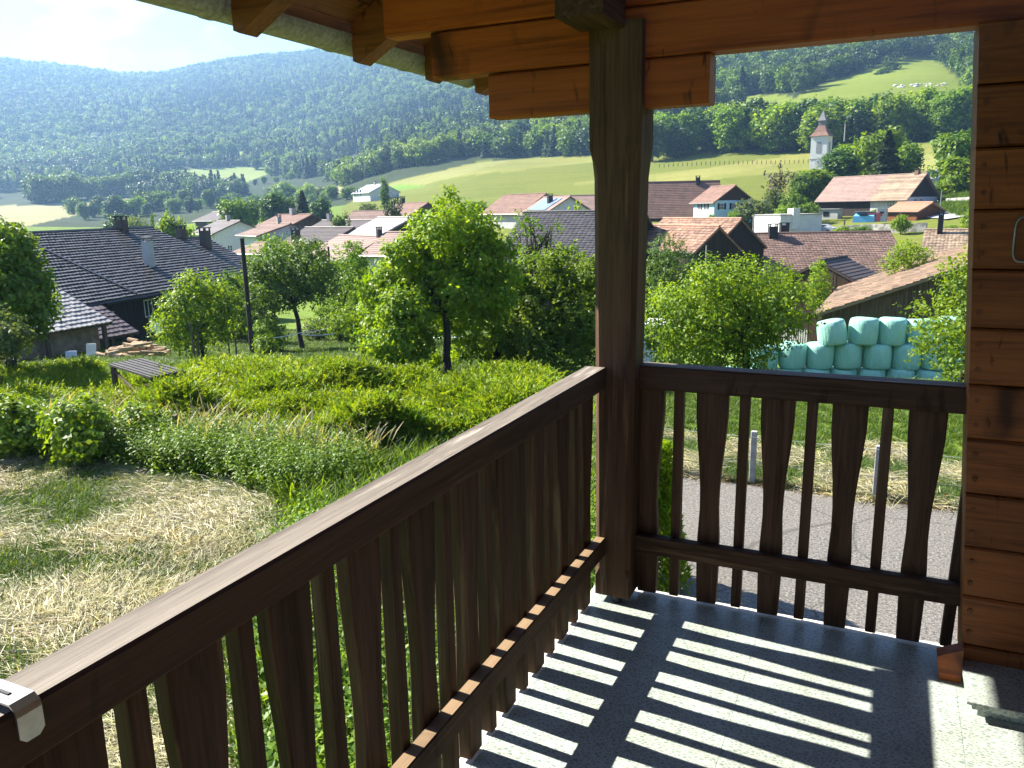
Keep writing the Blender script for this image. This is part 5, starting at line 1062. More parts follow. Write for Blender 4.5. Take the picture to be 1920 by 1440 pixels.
# thuja beside the asphalt
P = onz(1243, 1115, -3.3)
R = np.random.default_rng(71); root = thing('thuja', 'green thuja shrub growing beside the asphalt behind the corner post', 'shrub', (P[0]-.25, P[1]+.1, -3.3))
m = 7000; z = R.random(m); a = R.uniform(0, 6.28, m); rr_ = .55*(1-.55*z)*R.uniform(.55, 1.08, m); Pn = np.stack([rr_*np.cos(a), rr_*np.sin(a), .1+1.9*z], 1); out = np.stack([np.cos(a), np.sin(a), np.full(m, 1.2)], 1)
V, F = leaves(Pn, np.stack([np.cos(a+1.3), np.sin(a+1.3), .3+0*a], 1)+R.normal(size=(m, 3))*.4, R.uniform(.07, .16, m), .3, R, T_=out+R.normal(size=(m, 3))*.35)
link('crown', np_mesh('crown', V, F, lm_bright), root); mb = MB(); mb.tube([(0, 0, -.2), (0, 0, 1.6)], [.06, .02], 8); mb.build('trunk', m_bark, root)

# --- wood edges: individual trees in rows
GE = 'trees of the wood edge above the church meadow'; GC = 'trees of the wood edge above the long meadow'; GV2 = 'hedgerow trees in the far valley'
TONE = {'broad0': 'mid green', 'broad1': 'dark green', 'broad2': 'bright green', 'broad3': 'medium green', 'broad4': 'deep green', 'bush0': 'bushy', 'bush1': 'bright bushy'}
def edge_row(pts, n, group, label, Hr, keys, jit, jd, row=''):
    P = np.array(pts, float); s = np.r_[0, np.cumsum(np.hypot(np.diff(P[:, 0]), np.diff(P[:, 1]*.3)))]
    for q in (np.arange(n)+.5)/n*s[-1]:
        px = np.interp(q, s, P[:, 0])+random.uniform(-jit, jit); D = np.interp(q, s, P[:, 1])+random.uniform(-jd, jd); p = gat(px, D); H = random.uniform(*Hr); ky = random.choice(keys)
        ptree(ky, 'broadleaf_tree', TONE[ky]+' '+label+row, p, H, H*random.uniform(.95, 1.35), group)
BK = ['broad0', 'broad2', 'broad2', 'broad3', 'broad4', 'broad0']
edge_row([(1222, 362), (1340, 366), (1440, 362), (1520, 350), (1620, 345), (1720, 352), (1860, 350)], 44, GE, 'tall broadleaf tree in the wood edge above the church meadow', (14, 20), BK, 8, 9, ', front row')
edge_row([(1222, 392), (1500, 394), (1860, 392)], 36, GE, 'tall broadleaf tree in the wood edge above the church meadow', (10, 14), BK, 10, 10, ', second row')
edge_row([(1222, 425), (1500, 425), (1860, 430)], 34, GE, 'tall broadleaf tree in the wood edge above the church meadow', (7, 11), BK, 10, 10, ', rear row')
edge_row([(760, 560), (830, 570), (900, 580), (1000, 560), (1110, 530), (1225, 470)], 44, GC, 'broadleaf tree in the wood edge above the long meadow', (13, 19), BK, 8, 14)
edge_row([(640, 600), (700, 600), (760, 590)], 14, GC, 'broadleaf tree in the wood edge above the long meadow', (11, 17), BK, 6, 14)
LV = 'broadleaf tree of a far valley hedgerow'
edge_row([(60, 800), (110, 820), (200, 830), (270, 850)], 34, GV2, LV, (15, 24), ['broad0', 'broad3', 'broad1', 'bush0'], 8, 16, ', at the edge of the pale field')
edge_row([(130, 590), (170, 560), (240, 560), (330, 540), (420, 560), (520, 560), (600, 560)], 36, GV2, LV, (6, 14), ['broad0', 'broad3', 'broad1', 'bush0', 'bush1'], 8, 30, ', nearest to the village')
edge_row([(250, 900), (330, 880), (420, 860), (520, 840), (620, 800)], 24, GV2, LV, (4, 9), ['broad0', 'broad3', 'broad1', 'bush0'], 8, 30, ', below the middle field')
edge_row([(300, 1120), (380, 1130), (470, 1120), (520, 1000), (600, 930)], 26, GV2, LV, (12, 21), ['broad0', 'broad3', 'broad1'], 8, 30, ', above the middle field')
edge_row([(560, 520), (620, 470), (660, 430), (700, 400)], 9, GV2, LV, (6, 11), ['broad0', 'broad3', 'bush0'], 8, 14)

# --- scatter helper: instances of small shapes on points, one "stuff" object
def scatter(name, label, cat, P, rot, scl, protos, idx=None):
    col = bpy.data.collections.new(name+'_shapes')
    for k, me in enumerate(protos): col.objects.link(bpy.data.objects.new('%s_shape_%02d' % (name, k), me))
    n = len(P); me = bpy.data.meshes.new(name); me.vertices.add(n); me.vertices.foreach_set('co', np.asarray(P, np.float32).ravel())
    for nm, ty, ar in (('rot', 'FLOAT_VECTOR', rot), ('scl', 'FLOAT_VECTOR', scl)):
        at_ = me.attributes.new(nm, ty, 'POINT'); at_.data.foreach_set('vector', np.asarray(ar, np.float32).ravel())
    at_ = me.attributes.new('idx', 'INT', 'POINT'); at_.data.foreach_set('value', np.asarray(rng.integers(0, len(protos), n) if idx is None else idx, np.int32))
    o = link(name, me); ng = bpy.data.node_groups.new(name+'_scatter', 'GeometryNodeTree')
    ng.interface.new_socket('Geometry', in_out='INPUT', socket_type='NodeSocketGeometry'); ng.interface.new_socket('Geometry', in_out='OUTPUT', socket_type='NodeSocketGeometry')
    N = ng.nodes.new; gi, go = N('NodeGroupInput'), N('NodeGroupOutput'); ip = N('GeometryNodeInstanceOnPoints'); ci = N('GeometryNodeCollectionInfo'); ci.inputs[0].default_value = col; ci.inputs[1].default_value = True; ci.inputs[2].default_value = True
    def attr(nm, dt): q = N('GeometryNodeInputNamedAttribute'); q.data_type = dt; q.inputs[0].default_value = nm; return q.outputs[0]
    lk = ng.links.new; lk(gi.outputs[0], ip.inputs['Points']); lk(ci.outputs[0], ip.inputs['Instance']); ip.inputs['Pick Instance'].default_value = True
    lk(attr('idx', 'INT'), ip.inputs['Instance Index']); lk(attr('rot', 'FLOAT_VECTOR'), ip.inputs['Rotation']); lk(attr('scl', 'FLOAT_VECTOR'), ip.inputs['Scale']); lk(ip.outputs[0], go.inputs[0])
    md = o.modifiers.new('scatter', 'NODES'); md.node_group = ng
    return tag(o, label, cat, kind='stuff')
def zrot(n, tilt=0): return np.stack([rng.normal(0, tilt, n), rng.normal(0, tilt, n), rng.uniform(0, 6.283, n)], 1)
def us(n, a, b): s = rng.uniform(a, b, n); return np.stack([s, s, s], 1)

# --- far forest on the slopes
lf_far = [leafmat('forest_leaf_%d' % k, a, b, .3, .15, .5) for k, (a, b) in enumerate((((.075, .15, .024), (.13, .21, .034)), ((.115, .20, .028), (.18, .26, .04)), ((.050, .105, .024), (.09, .15, .03)), ((.022, .050, .020), (.042, .075, .028))))]
fp = []
for k in range(7):
    R = np.random.default_rng(200+k); cl = rand_clumps((0, 0, 5.6), (3.2, 3.2, 3.4), 11, R, .48, .4, .8)+[(0, 0, 4.5, 2.6, 2.6, 3.2)]
    V, F = crown_arrays(cl, 560, 1.05, R, 4, 1.0, .3, .8, .75); fp.append(np_mesh('forest_crown', V, F, lf_far[0 if k < 3 else 2 if k < 5 else 1]))
for k in range(2):
    R = np.random.default_rng(300+k); _, (V, F) = proto_crown('conifer', 300+k, 420, 1.25); fp.append(np_mesh('forest_fir', V, F, lf_far[3]))
def forest_points(n, d0, d1, a0, a1):
    a = rng.uniform(a0, a1, n); D = np.sqrt(rng.uniform(d0*d0, d1*d1, n)); x, y = CAM[0]+D*np.sin(a), CAM[1]+D*np.cos(a); return x, y, gz(x, y), D
xs_, ys_, zs_, ds_ = [], [], [], []
a0, a1 = az_of(-150), az_of(1990)
for d0, d1, sp in ((440, 800, 7.6), (800, 1500, 9.0), (1500, 2750, 10.5)):
    n = int((d1*d1-d0*d0)/2*(a1-a0)/sp**2); x, y, z, D = forest_points(n, d0, d1, a0, a1); xs_.append(x); ys_.append(y); zs_.append(z); ds_.append(D)
x, y, z, D = map(np.concatenate, (xs_, ys_, zs_, ds_))
px, py, w = project(np.stack([x, y, z], 1))
keep = (meadow(x, y, z) == 0) & ~((D < 640) & (px < 640)) & ~((D < 540) & (px > 1225) & (py > 185)) & ~((D < 560) & (px < 1225) & (py > 296)) & ~((D < 1000) & (px < 560) & (py > 372))
# clearings and glades keep the wood uneven
gl = np.sin(x*.011+np.sin(y*.008)*2)*np.sin(y*.013+1.7); keep &= (gl < .78) | (rng.random(len(x)) < .45)
valley = (px < 620) & (py > 335) & (D < 1050); keep &= ~valley | (np.sin(x*.02)*np.sin(y*.017) > .15)
x, y, z, D, px = x[keep], y[keep], z[keep], D[keep], px[keep]; n = len(x)
fir = np.clip(.35+.5*np.sin(x*.0045+1)*np.sin(y*.006), .05, .8)*(np.where(px < 1150, .9, .45)); std = np.sin(x*.013+2*np.sin(y*.006))+np.sin(y*.017+1.5*np.sin(x*.009))+rng.normal(0, .8, n); bl = np.where(std > .6, rng.integers(5, 7, n), np.where(std < -.7, rng.integers(3, 5, n), rng.integers(0, 3, n))); idx = np.where(rng.random(n) < fir, 7+rng.integers(0, 2, n), bl)
h = rng.uniform(1.15, 1.95, n); wv = h*rng.uniform(.8, 1.15, n)
scatter('forest', 'forest covering the mountain and hill slopes', 'forest', np.stack([x, y, z-.5], 1), zrot(n), np.stack([wv, wv, h], 1), fp, idx)

# --- hedge bank of juniper like shrubs in the garden
def sprig(seed, leaf, L_=.32, k=9):
    R = np.random.default_rng(seed); P, N, T_, S = [], [], [], []
    for b_ in range(k):
        a = R.uniform(0, 6.28); d = unit(np.array([math.cos(a)*.75, math.sin(a)*.75, R.uniform(.35, 1.1)])); l = L_*R.uniform(.6, 1.2)
        for q in range(7):
            f = (q+.6)/7; p = d*l*f+np.array([0, 0, -.05*f*f]); sd2 = unit(np.cross(d, R.normal(size=3))); P.append(p+sd2*.012); N.append(np.cross(d, sd2)+np.array([0, 0, .4])); T_.append(d+sd2*.55); S.append(.075*R.uniform(.7, 1.3)*(1.25-f*.5))
    P, N, T_, S = map(np.array, (P, N, T_, S)); V, F = leaves(P, N, S, .30, R, T_=T_); return np_mesh('sprig', V, F, leaf)
lm_shrub2 = leafmat('shrub_green', (.10, .205, .014), (.19, .29, .020), .45, .25)
sp_ = [sprig(400+k, [lm_olive, lm_shrub2, lm_olive, lm_shrub2][k]) for k in range(4)]
def hedge_h(x, y):
    """height of the bushy bank above the ground"""
    return .55+.6*np.sin(x*.9+np.sin(y*1.1)*1.3)*np.sin(y*.75+x*.23)+.3*np.sin(x*2.3+1)*np.sin(y*2.1)
def region(poly, n, dmin, dmax):
    """random ground points whose picture position falls inside poly"""
    ax = [p[0] for p in poly]; a0, a1 = az_of(min(ax)-30), az_of(max(ax)+30); a = rng.uniform(a0, a1, n); D = np.sqrt(rng.uniform(dmin**2, dmax**2, n)); x, y = CAM[0]+D*np.sin(a), CAM[1]+D*np.cos(a); z = gz(x, y); px, py, w = project(np.stack([x, y, z], 1)); k = inpoly(px, py, poly) & (w > 0); return x[k], y[k], z[k], px[k], py[k]
HP = [(-80, 742), (60, 705), (180, 700), (200, 735), (330, 760), (345, 712), (470, 690), (640, 700), (760, 718), (900, 735), (1010, 745), (1060, 770), (960, 880), (700, 905), (560, 850), (400, 835), (200, 800), (-80, 800)]
x, y, z, px, py = region(HP, 60000, 15.5, 33); hh = np.clip(hedge_h(x, y), .1, 2)*np.interp(np.hypot(x-CAM[0], y-CAM[1]), [16, 19, 23, 28], [1.1, 1.0, .7, .4]); n = len(x); f = rng.random(n)**.45
scatter('juniper_bank', 'yellow green feathery shrubs massed across the garden bank', 'shrubs', np.stack([x, y, z+hh*f-.12], 1), zrot(n, .35), us(n, .7, 1.9), sp_)
# --- nettle and bramble strip in front of the fence
def nettle(seed, leaf):
    R = np.random.default_rng(seed); P, N, T_, S = [], [], [], []
    for s_i in range(4):
        bx, by = R.normal(size=2)*.12; lean = R.normal(size=2)*.16; H = R.uniform(.55, 1.0)
        for q in range(9):
            f = (q+1)/9; c = np.array([bx+lean[0]*f, by+lean[1]*f, H*f])
            for r_ in range(2):
                a = q*1.57+r_*3.14+R.normal()*.3; d = np.array([math.cos(a), math.sin(a), -.15]); sz = .13*(1.15-.7*f)*R.uniform(.8, 1.2); P.append(c+d*sz*.55); T_.append(d); N.append(np.array([math.cos(a)*.3, math.sin(a)*.3, 1])+R.normal(size=3)*.25); S.append(sz)
    P, N, T_, S = map(np.array, (P, N, T_, S)); V, F = leaves(P, N, S, .5, R, T_=T_); return np_mesh('nettle', V, F, leaf)
nt_ = [nettle(500+k, [lm_mid2, lm_mid2, lm_mid, lm_bright][k]) for k in range(4)]
NP = [(-80, 812), (60, 795), (200, 818), (400, 850), (560, 862), (640, 878), (700, 900), (690, 930), (560, 945), (430, 905), (300, 895), (200, 872), (60, 862), (-80, 858)]
x, y, z, px, py = region(NP, 14000, 12, 21); n = len(x); scatter('nettles', 'dark leafy nettles along the wire fence at the edge of the cut lawn', 'weeds', np.stack([x, y, z-.03], 1), zrot(n, .12), us(n, .55, 1.05), nt_)
# --- grasses
def tuft(seed, leaf, nb=26, H=.28, spread=.10, w=.011, lay=.0):
    R = np.random.default_rng(seed); V, F = [], []
    for k in range(nb):
        a = R.uniform(0, 6.28); b0 = np.array([R.normal()*spread, R.normal()*spread, 0]); d = np.array([math.cos(a), math.sin(a), 0]); s = np.array([-math.sin(a), math.cos(a), 0])*w*R.uniform(.6, 1.2); h = H*R.uniform(.5, 1.15); l = h*R.uniform(.3, .9)+lay
        p1 = b0+d*l*.35+np.array([0, 0, h*.62]); p2 = b0+d*l+np.array([0, 0, h*R.uniform(.7, 1)]); i0 = len(V); V += [b0-s, b0+s, p1+s*.8, p1-s*.8, p2+s*.2, p2-s*.2]; F += [(i0, i0+1, i0+2, i0+3), (i0+3, i0+2, i0+4, i0+5)]
    return np_mesh('tuft', V, F, leaf)
def straw(seed, leaf, nb=34):
    R = np.random.default_rng(seed); V, F = [], []; a0 = 0
    for k in range(nb):
        a = a0+R.normal()*.55; d = np.array([math.cos(a), math.sin(a), R.normal()*.18]); c = np.array([R.normal()*.13, R.normal()*.13, R.uniform(.005, .075)]); l = R.uniform(.12, .38); s = np.array([-math.sin(a), math.cos(a), R.normal()*.4])*.0030; m_ = c+np.array([0, 0, R.uniform(.0, .03)]); i0 = len(V)
        V += [c-d*l*.5-s, c-d*l*.5+s, m_+s, m_-s, c+d*l*.5+s*.5, c+d*l*.5-s*.5]; F += [(i0, i0+1, i0+2, i0+3), (i0+3, i0+2, i0+4, i0+5)]
    return np_mesh('straw', V, F, leaf)
st_ = [straw(600+k, lm_hay) for k in range(5)]; tf_ = [tuft(620+k, lm_grass) for k in range(4)]; lush = [tuft(640+k, lm_bright if k % 2 else lm_grass, 30, .5, .14, .013) for k in range(4)]
HAYP = [(-300, 845), (0, 852), (200, 872), (420, 900), (560, 945), (600, 1000), (430, 1250), (600, 1500), (600, 2300), (-900, 2300), (-900, 845)]
x, y, z, px, py = region(HAYP, 90000, 3.2, 22); n = len(x)
swath = lambda x, y: np.stack([rng.normal(0, .12, len(x)), rng.normal(0, .12, len(x)), .5+1.1*np.sin(x*.45+y*.3)+.9*np.sin(y*.8-x*.2)+rng.normal(0, .45, len(x))], 1)
hv = np.sin(x*1.1+np.sin(y*.9)*1.5)*np.sin(y*1.3+.6)+.35*np.sin(x*3.1)*np.sin(y*2.7+1)+rng.normal(0, .22, n)
k = (hv > -.22) & (rng.random(n) < .5); scatter('hay', 'pale cut hay lying in swathes on the lawn', 'hay', np.stack([x, y, z+np.clip(hv, 0, 1)*.05], 1)[k], swath(x[k], y[k]), us(k.sum(), .8, 1.4), st_)
k = (hv < .15) & (rng.random(n) < .5); scatter('lawn_grass', 'green grass growing through the cut hay', 'grass', np.stack([x, y, z-.01], 1)[k], zrot(k.sum(), .15), us(k.sum(), .35, .8), tf_)
k = (x < 1e9) & (rng.random(n) < .10); scatter('hay_stubble', 'yellowed short grass stubble between the hay', 'grass', np.stack([x, y, z-.01], 1)[k], zrot(k.sum(), .2), us(k.sum(), .35, .7), [tuft(660+q, lm_seed, 24, .26, .12) for q in range(3)])
VP_ = [(540, 950), (600, 880), (700, 895), (800, 860), (960, 870), (1120, 700), (1120, 1300), (700, 1600), (560, 1600), (430, 1250), (600, 1000)]
x, y, z, px, py = region(VP_, 24000, 3.0, 24); n = len(x)
scatter('verge_grass', 'tall lush green grass along the house side of the garden', 'grass', np.stack([x, y, z-.02], 1)[:7000], zrot(min(n, 7000), .15), us(min(n, 7000), .6, 1.25), lush)
x, y, z, px, py = region([(560, 1000), (1120, 800), (1120, 1300), (700, 1700), (430, 1700)], 9000, 3.0, 11); n = min(len(x), 1300)
scatter('bramble', 'bright leafy weeds growing below the balcony', 'weeds', np.stack([x, y, z-.02], 1)[:n], zrot(n, .2), us(n, .6, 1.2), [nettle(700, lm_bright), nettle(701, lm_mid)])
# seed heads leaning over the nettles
def seedhead(seed):
    R = np.random.default_rng(seed); V, F = [], []
    for k in range(7):
        a = R.uniform(0, 6.28); d = np.array([math.cos(a), math.sin(a), 0]); s = np.array([-d[1], d[0], 0]); b0 = np.array([R.normal()*.1, R.normal()*.1, 0]); H = R.uniform(.9, 1.25); pts = [b0+d*(t**2.2)*.35*H+np.array([0, 0, H*(t-.18*t**3)]) for t in np.linspace(0, 1, 6)]; ws = [.004, .004, .004, .005, .014, .003]; i0 = len(V)
        for p, w_ in zip(pts, ws): V += [p-s*w_, p+s*w_]
        F += [(i0+2*q, i0+2*q+1, i0+2*q+3, i0+2*q+2) for q in range(5)]
    return np_mesh('seed_grass', V, F, lm_seed)
x, y, z, px, py = region([(-80, 800), (60, 770), (300, 810), (560, 850), (720, 880), (690, 915), (400, 880), (-80, 850)], 900, 12, 21); n = len(x); scatter('seed_grass', 'bent pale grass seed heads among the nettles', 'grass', np.stack([x, y, z], 1), zrot(n, .15), us(n, .7, 1.1), [seedhead(720+q) for q in range(4)])
# orchard lawn and the meadow on the right
x, y, z, px, py = region([(-80, 690), (60, 640), (500, 600), (900, 600), (1130, 640), (1130, 760), (900, 740), (560, 700), (300, 700), (-80, 730)], 45000, 24, 62); n = len(x); scatter('orchard_grass', 'sunny short orchard grass between the trees', 'grass', np.stack([x, y, z-.03], 1), zrot(n, .15), us(n, .35, .8), tf_)
x = rng.uniform(-6, 26, 60000); y = 11.0+rng.random(60000)**1.3*25; z = gz(x, y); px, py, w = project(np.stack([x, y, z], 1)); k = (px > 1120) & (px < 1860) & (w > 0); x, y, z = x[k], y[k], z[k]; n = len(x)
hy = (y < 14.2+.5*np.sin(x)) & (np.sin(x*1.7)*np.sin(y*2.3)+rng.normal(0, .4, n) > .4)
scatter('meadow_grass', 'green meadow grass beyond the asphalt yard', 'grass', np.stack([x, y, z-.02], 1)[~hy], zrot((~hy).sum(), .15), us((~hy).sum(), .28, .6), tf_)
scatter('mown_hay', 'pale mown hay strip behind the mesh fence', 'hay', np.stack([x, y, z], 1)[hy], zrot(hy.sum(), .1), us(hy.sum(), .8, 1.5), st_)
x = rng.uniform(-4, 14, 900); y = 10.95+np.abs(rng.normal(0, .12, 900)); scatter('dry_leaves', 'brown leaf litter along the asphalt edge', 'litter', np.stack([x, y, gz(x, y)+.01], 1), zrot(900, .3), us(900, .3, .7), [straw(730, leafmat('litter', (.20, .12, .05), (.12, .07, .03), .2, .1))])
x, y, z, px, py = region([(1380, 745), (1830, 745), (1830, 700), (1380, 690)], 3500, 34, 38.3); n = len(x); scatter('rank_grass', 'tall grass in front of the bottom row of bales', 'grass', np.stack([x, y, z-.02], 1), zrot(n, .12), us(n, .35, .8), lush)
# grass on the banks of the village
x, y, z, px, py = region([(1762, 395), (1775, 330), (1840, 320), (1840, 415), (1815, 412)], 4000, 145, 190); n = len(x); scatter('bank_grass', 'bright grass on the street bank', 'grass', np.stack([x, y, z-.05], 1), zrot(n, .15), us(n, 2.0, 4.0), tf_)

# --- garden fences and small garden things
def stake(px, pyt, D, h, r, label, lean=(0, 0), mat=m_post, group='weathered posts of the garden wire fence'):
    p = at(px, pyt, D); b = np.array([p[0]-lean[0], p[1]-lean[1], p[2]-h]); mb = MB(); mb.cbox(-r, r, -r, r, 0, .01, .002, 'z'); mb = MB()
    v = [(-r, -r, 0), (r, -r, 0), (r, r, 0), (-r, r, 0), (lean[0]-r, lean[1]-r, h), (lean[0]+r, lean[1]-r, h-.01), (lean[0]+r, lean[1]+r, h+.01), (lean[0]-r, lean[1]+r, h)]
    mb.add(v, [(3, 2, 1, 0), (4, 5, 6, 7), (0, 1, 5, 4), (1, 2, 6, 5), (2, 3, 7, 6), (3, 0, 4, 7)]); tag(mb.build('fence_post', mat, None, tuple(b)), label, 'fence post', group); return p
FP = [stake(24, 754, 19.0, .62, .06, 'thick rusty brown stump post at the left end of the wire fence', mat=plain('rusty_stump', (.12, .07, .045), (.06, .035, .02), 9)), stake(165, 766, 17.8, 1.25, .035, 'thin dark post second from the left in the wire fence'), stake(328, 778, 17.3, 1.3, .045, 'pale grey post in the middle of the wire fence'), stake(583, 798, 16.6, 1.25, .045, 'reddish brown post right of the middle of the wire fence'), stake(676, 848, 15.3, 1.1, .05, 'leaning pale post at the right end of the wire fence', (-.22, .1))]
def wire(name, label, pts, sag, r=.006, mat=None, cat='wire'):
    mb = MB()
    for a, b in zip(pts[:-1], pts[1:]):
        q = [np.asarray(a)+(np.asarray(b)-np.asarray(a))*t-np.array([0, 0, sag*4*t*(1-t)]) for t in np.linspace(0, 1, 9)]; mb.tube(q, r, 4)
    return tag(mb.build(name, mat or m_wire), label, cat)
wire('fence_wire', 'sagging upper wire strung along the garden fence posts', [p+np.array([0, 0, -.08]) for p in FP]+[at(760, 905, 13.5)], .12, .007)
wire('fence_wire', 'lower wire strung along the garden fence posts', [p+np.array([0, 0, -.42]) for p in FP]+[at(740, 930, 13.2)], .10, .007)
m_tape = plain('white_fence_tape', (.78, .79, .80), (.7, .7, .72), 8, rough=.6, bump=0)
TP = [gat(px, D, 1.0) for px, D in ((545, 43), (622, 42), (700, 39), (760, 36), (860, 33))]
for p, lab in zip(TP, ('thin plastic stake behind the pole bushes', 'thin plastic stake at the round orchard tree', 'thin plastic stake left of the tall tree', 'thin plastic stake under the tall tree', 'thin plastic stake right of the tall trunk')): mb = MB(); mb.tube([(0, 0, -1.2), (0, 0, .05)], .018, 6); tag(mb.build('fence_stake', m_black, None, tuple(p)), lab, 'fence stake', 'stakes of the white tape fence')
wire('fence_tape', 'white electric fence tape across the orchard lawn', TP, .08, .022, m_tape, 'fence tape')
wire('fence_tape', 'short white tape line beside the utility pole', [gat(478, 41, .9), gat(545, 43, 1.1), gat(600, 44, 1.2)], .05, .022, m_tape, 'fence tape')
for px, D, h, lab in ((340, 36, 1.5, 'stake left of the small apple tree'), (405, 38, 1.5, 'stake right of the small apple tree'), (335, 33.5, 1.6, 'dark stake in front of the small apple tree'), (308, 40, 1.8, 'slanting stake beside the log pile'), (417, 39, 1.3, 'short stake by the utility pole')): b = gat(px, D); mb = MB(); mb.tube([(0, 0, -.3), (random.uniform(-.15, .15), random.uniform(-.1, .1), h)], .04, 6); tag(mb.build('tree_stake', m_post, None, tuple(b)), lab, 'stake', 'wooden stakes round the small apple tree')
# mesh fence beside the yard
fm = thing('mesh_fence', 'low wire mesh fence with speckled concrete posts beyond the asphalt', 'fence', (0, 11.07, 0))
for x in np.arange(-5, 13, 2.01):
    xx = x+.005-.0; z0 = g(xx, 11.07); mb = MB(); mb.cbox(xx-.05, xx+.05, -.05, .05, z0-.2, z0+.98+random.uniform(-.04, .04), .01, 'z'); mb.build('post', m_conc, fm)
mb = MB(); zb_ = -3.33; H_ = .92; s_ = .075
def strand(x0, z0, x1, z1): mb.obox((x0, -.062, z0), (x1-x0, 0, z1-z0), (0, .003, 0), (.0022, 0, .0022))
for x in np.arange(-5.6, 12, s_): strand(x, zb_, x+H_, zb_+H_); strand(x+H_, zb_, x, zb_+H_)
tag(mb.build('wire_mesh', m_wire, fm), kind='stuff')
mb = MB()
for z in (0, .45, .92): mb.tube([(-5.2, -.06, zb_+z), (12.5, -.06, zb_+z)], .004, 4)
mb.build('strand_wire', m_wire, fm)
# low shelter with slatted roof in the shrubs
zr = -2.2; c4 = [onz(204, 686, zr), onz(283, 711, zr), onz(339, 692, zr), onz(268, 675, zr)]; o_ = np.array([c4[0][0], c4[0][1], 0]); e1 = (c4[1]-c4[0])*[1, 1, 0]; e2 = (c4[3]-c4[0])*[1, 1, 0]
sl_ = thing('slatted_shelter', 'low wooden shelter with dark corrugated slat roof in the shrubs', 'shelter', (o_[0], o_[1], zr))
for k in range(13):
    mb = MB(); a = e2*(k/13); mb.obox(a+[0, 0, .02*(k % 2)], e1, e2/13*.80, (0, 0, .05)); mb.build('roof_slat', wood('slat_wood', (.050, .043, .038), (.022, .019, .017), (.10, .09, .08), 'y', .6) if k == 0 else bpy.data.materials['slat_wood'], sl_)
for a, b in ((.06, .06), (.94, .06), (.94, .94), (.06, .94)): mb = MB(); p = e1*a+e2*b; mb.box(p[0]-.05, p[0]+.05, p[1]-.05, p[1]+.05, -1.5, -.02); mb.build('leg', m_post, sl_)
mb = MB(); ux = e1*.06+e2*.06; uy = e1*.94+e2*.06
mb.obox(ux+[0, 0, -.95], uy-ux+[0, 0, .8], (0, .03, 0), (0, 0, .08)); mb.obox(ux+[0, 0, -.15], uy-ux+[0, 0, -.8], (.03, .03, 0), (0, 0, .08)); mb.build('cross_brace', m_post, sl_)
q0 = at(184, 746, 21.5); q1 = at(256, 752, 20.5); dd = (q1-q0); st2 = thing('board_stack', 'grey weathered boards lying below the slatted shelter', 'boards', tuple(q0))
for k in range(5): mb = MB(); mb.obox(np.array([0, .16*k, .02*(k % 2)]), dd*[1, 1, .4], (0, .13, 0), (0, 0, .035)); mb.build('board', m_weather['x'], st2)
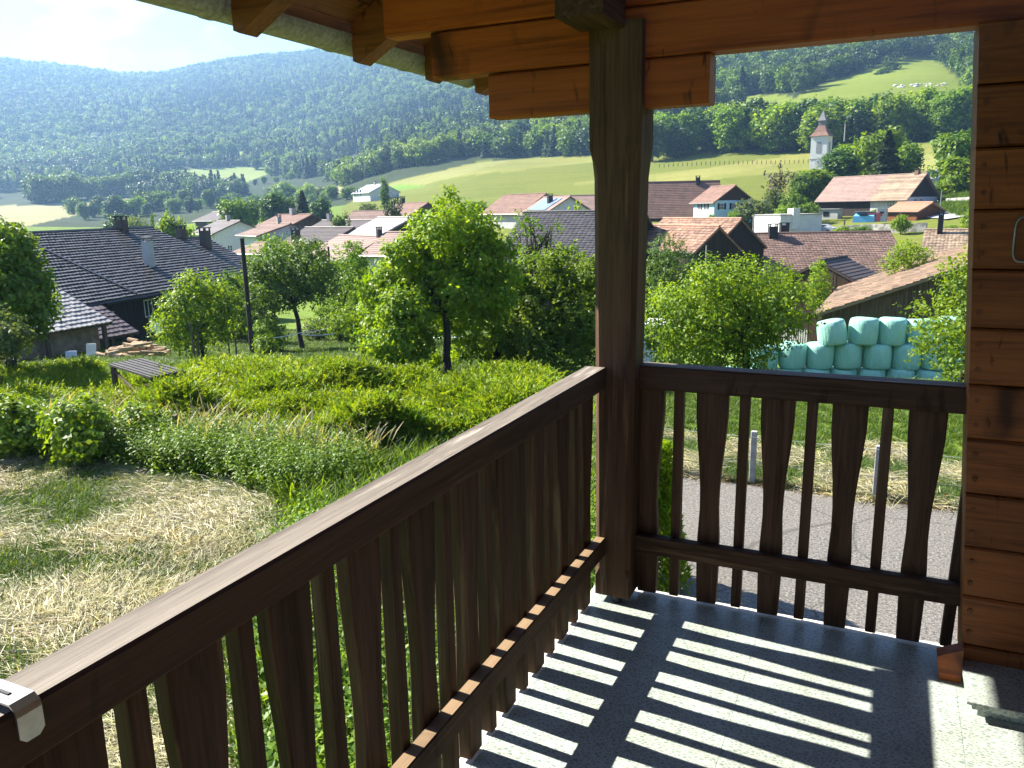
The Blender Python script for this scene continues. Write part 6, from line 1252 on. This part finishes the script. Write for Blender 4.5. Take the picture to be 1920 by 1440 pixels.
# log pile and clutter before the shed
m_log = plain('split_log_wood', (.50, .36, .21), (.28, .19, .11), 5, (1, 1, 1), .85, .3)
for k in range(64):
    px = random.uniform(160, 272); D = random.uniform(38.5, 41.5); t = 1-abs(px-225)/62; b = gat(px, D, max(0, t)*random.uniform(0, .75)+.05); a = random.uniform(-.6, .6); l = random.uniform(.5, 1.0); r = random.uniform(.06, .13); d = np.array([math.cos(a+YAW), math.sin(a+YAW), random.uniform(-.25, .25)])*l/2
    mb = MB(); n_ = 7; mb.tube([-d, d], [r, r*random.uniform(.8, 1)], n_); tag(mb.build('firewood_log', m_log, None, tuple(b)), 'split firewood log in the loose heap before the shed', 'log', 'firewood logs heaped before the lean-to shed')
for px, D, w, h, t, lab, mat in ((82, 43, .48, .40, .1, 'pale blue sheet leaning at the open shed', plain('pale_blue_sheet', (.55, .63, .72), (.5, .58, .66), 3)), (123, 42.5, .42, .66, .2, 'white panel leaning against the shed wall', m_white), (254, 45.5, .68, .60, .05, 'light blue tarpaulin hung between poles by the farmhouse', plain('blue_tarp', (.45, .58, .72), (.38, .5, .64), 3))):
    b = gat(px, D); a = YAW+.1; mb = MB(); u = np.array([math.cos(a), math.sin(a), 0])*w; z0 = .9 if px == 254 else 0; mb.obox(np.array([0, 0, z0]), u, (0, .05, 0), np.array([-math.sin(a)*t, math.cos(a)*t, h])); o = mb.build('leaning_panel' if px < 200 else 'tarpaulin', mat, None, tuple(b)); tag(o, lab, 'panel' if px < 200 else 'tarpaulin')
    if px == 254:
        for q in (0, 1): mb = MB(); p = u*q; mb.tube([(p[0], p[1], -.3), (p[0], p[1], 1.75)], .03, 6); mb.build('pole', m_post, o)
# meadow fence line on the hill
for d0, d1, lab in ((318, 300, 'wooden pasture post of the long fence left of the church'),):
    for k in range(34): px = 1235+k*8.6; P = gat(px, np.interp(px, [1235, 1530], [d0, d1])); mb = MB(); mb.box(-.09, .09, -.09, .09, -.3, 1.3); tag(mb.build('pasture_post', m_post, None, tuple(P)), lab, 'fence post', 'posts of the pasture fence on the hill')
# pale rocks on the upper meadow
rk = plain('pale_limestone', (.60, .57, .50), (.42, .40, .35), 2, rough=.95, bump=.5, bd=.1)
for k in range(26):
    t = random.random(); px, py = 1655+t*110+random.uniform(-6, 6), 172-t*14+random.uniform(-4, 4); D = np.interp(py, [130, 200], [620, 500]); P = gat(px, D); r = random.uniform(.5, 1.3); bm = bmesh.new(); bmesh.ops.create_icosphere(bm, subdivisions=1, radius=r)
    for v in bm.verts: v.co = Vector((v.co.x*random.uniform(.9, 1.7), v.co.y*random.uniform(.8, 1.3), v.co.z*random.uniform(.5, .9)))
    me = bpy.data.meshes.new('rock'); bm.to_mesh(me); bm.free(); me.materials.append(rk); tag(link('rock', me, None, tuple(P)), 'pale limestone rock in the scattered band on the upper meadow', 'rock', 'limestone rocks on the upper meadow')

# ------------------------------------------------------------------ air: haze over the whole valley
T = NT('valley_haze'); pv = T.n('ShaderNodeVolumePrincipled', {'Color': (.36, .63, 1.0, 1), 'Density': .00020, 'Anisotropy': .34}); T.n('ShaderNodeOutputMaterial', {1: (pv, 0)})
zmin = float(V_z0) if False else min(float(Z_.min()), -12)-1; zmax = float(Z_.max())+45
mb = MB(); mb.box(-3300, 3300, -3300, 3300, zmin, zmax); hz = mb.build('haze', T.mat); tag(hz, 'thin blue morning haze filling the valley', 'haze', kind='stuff')
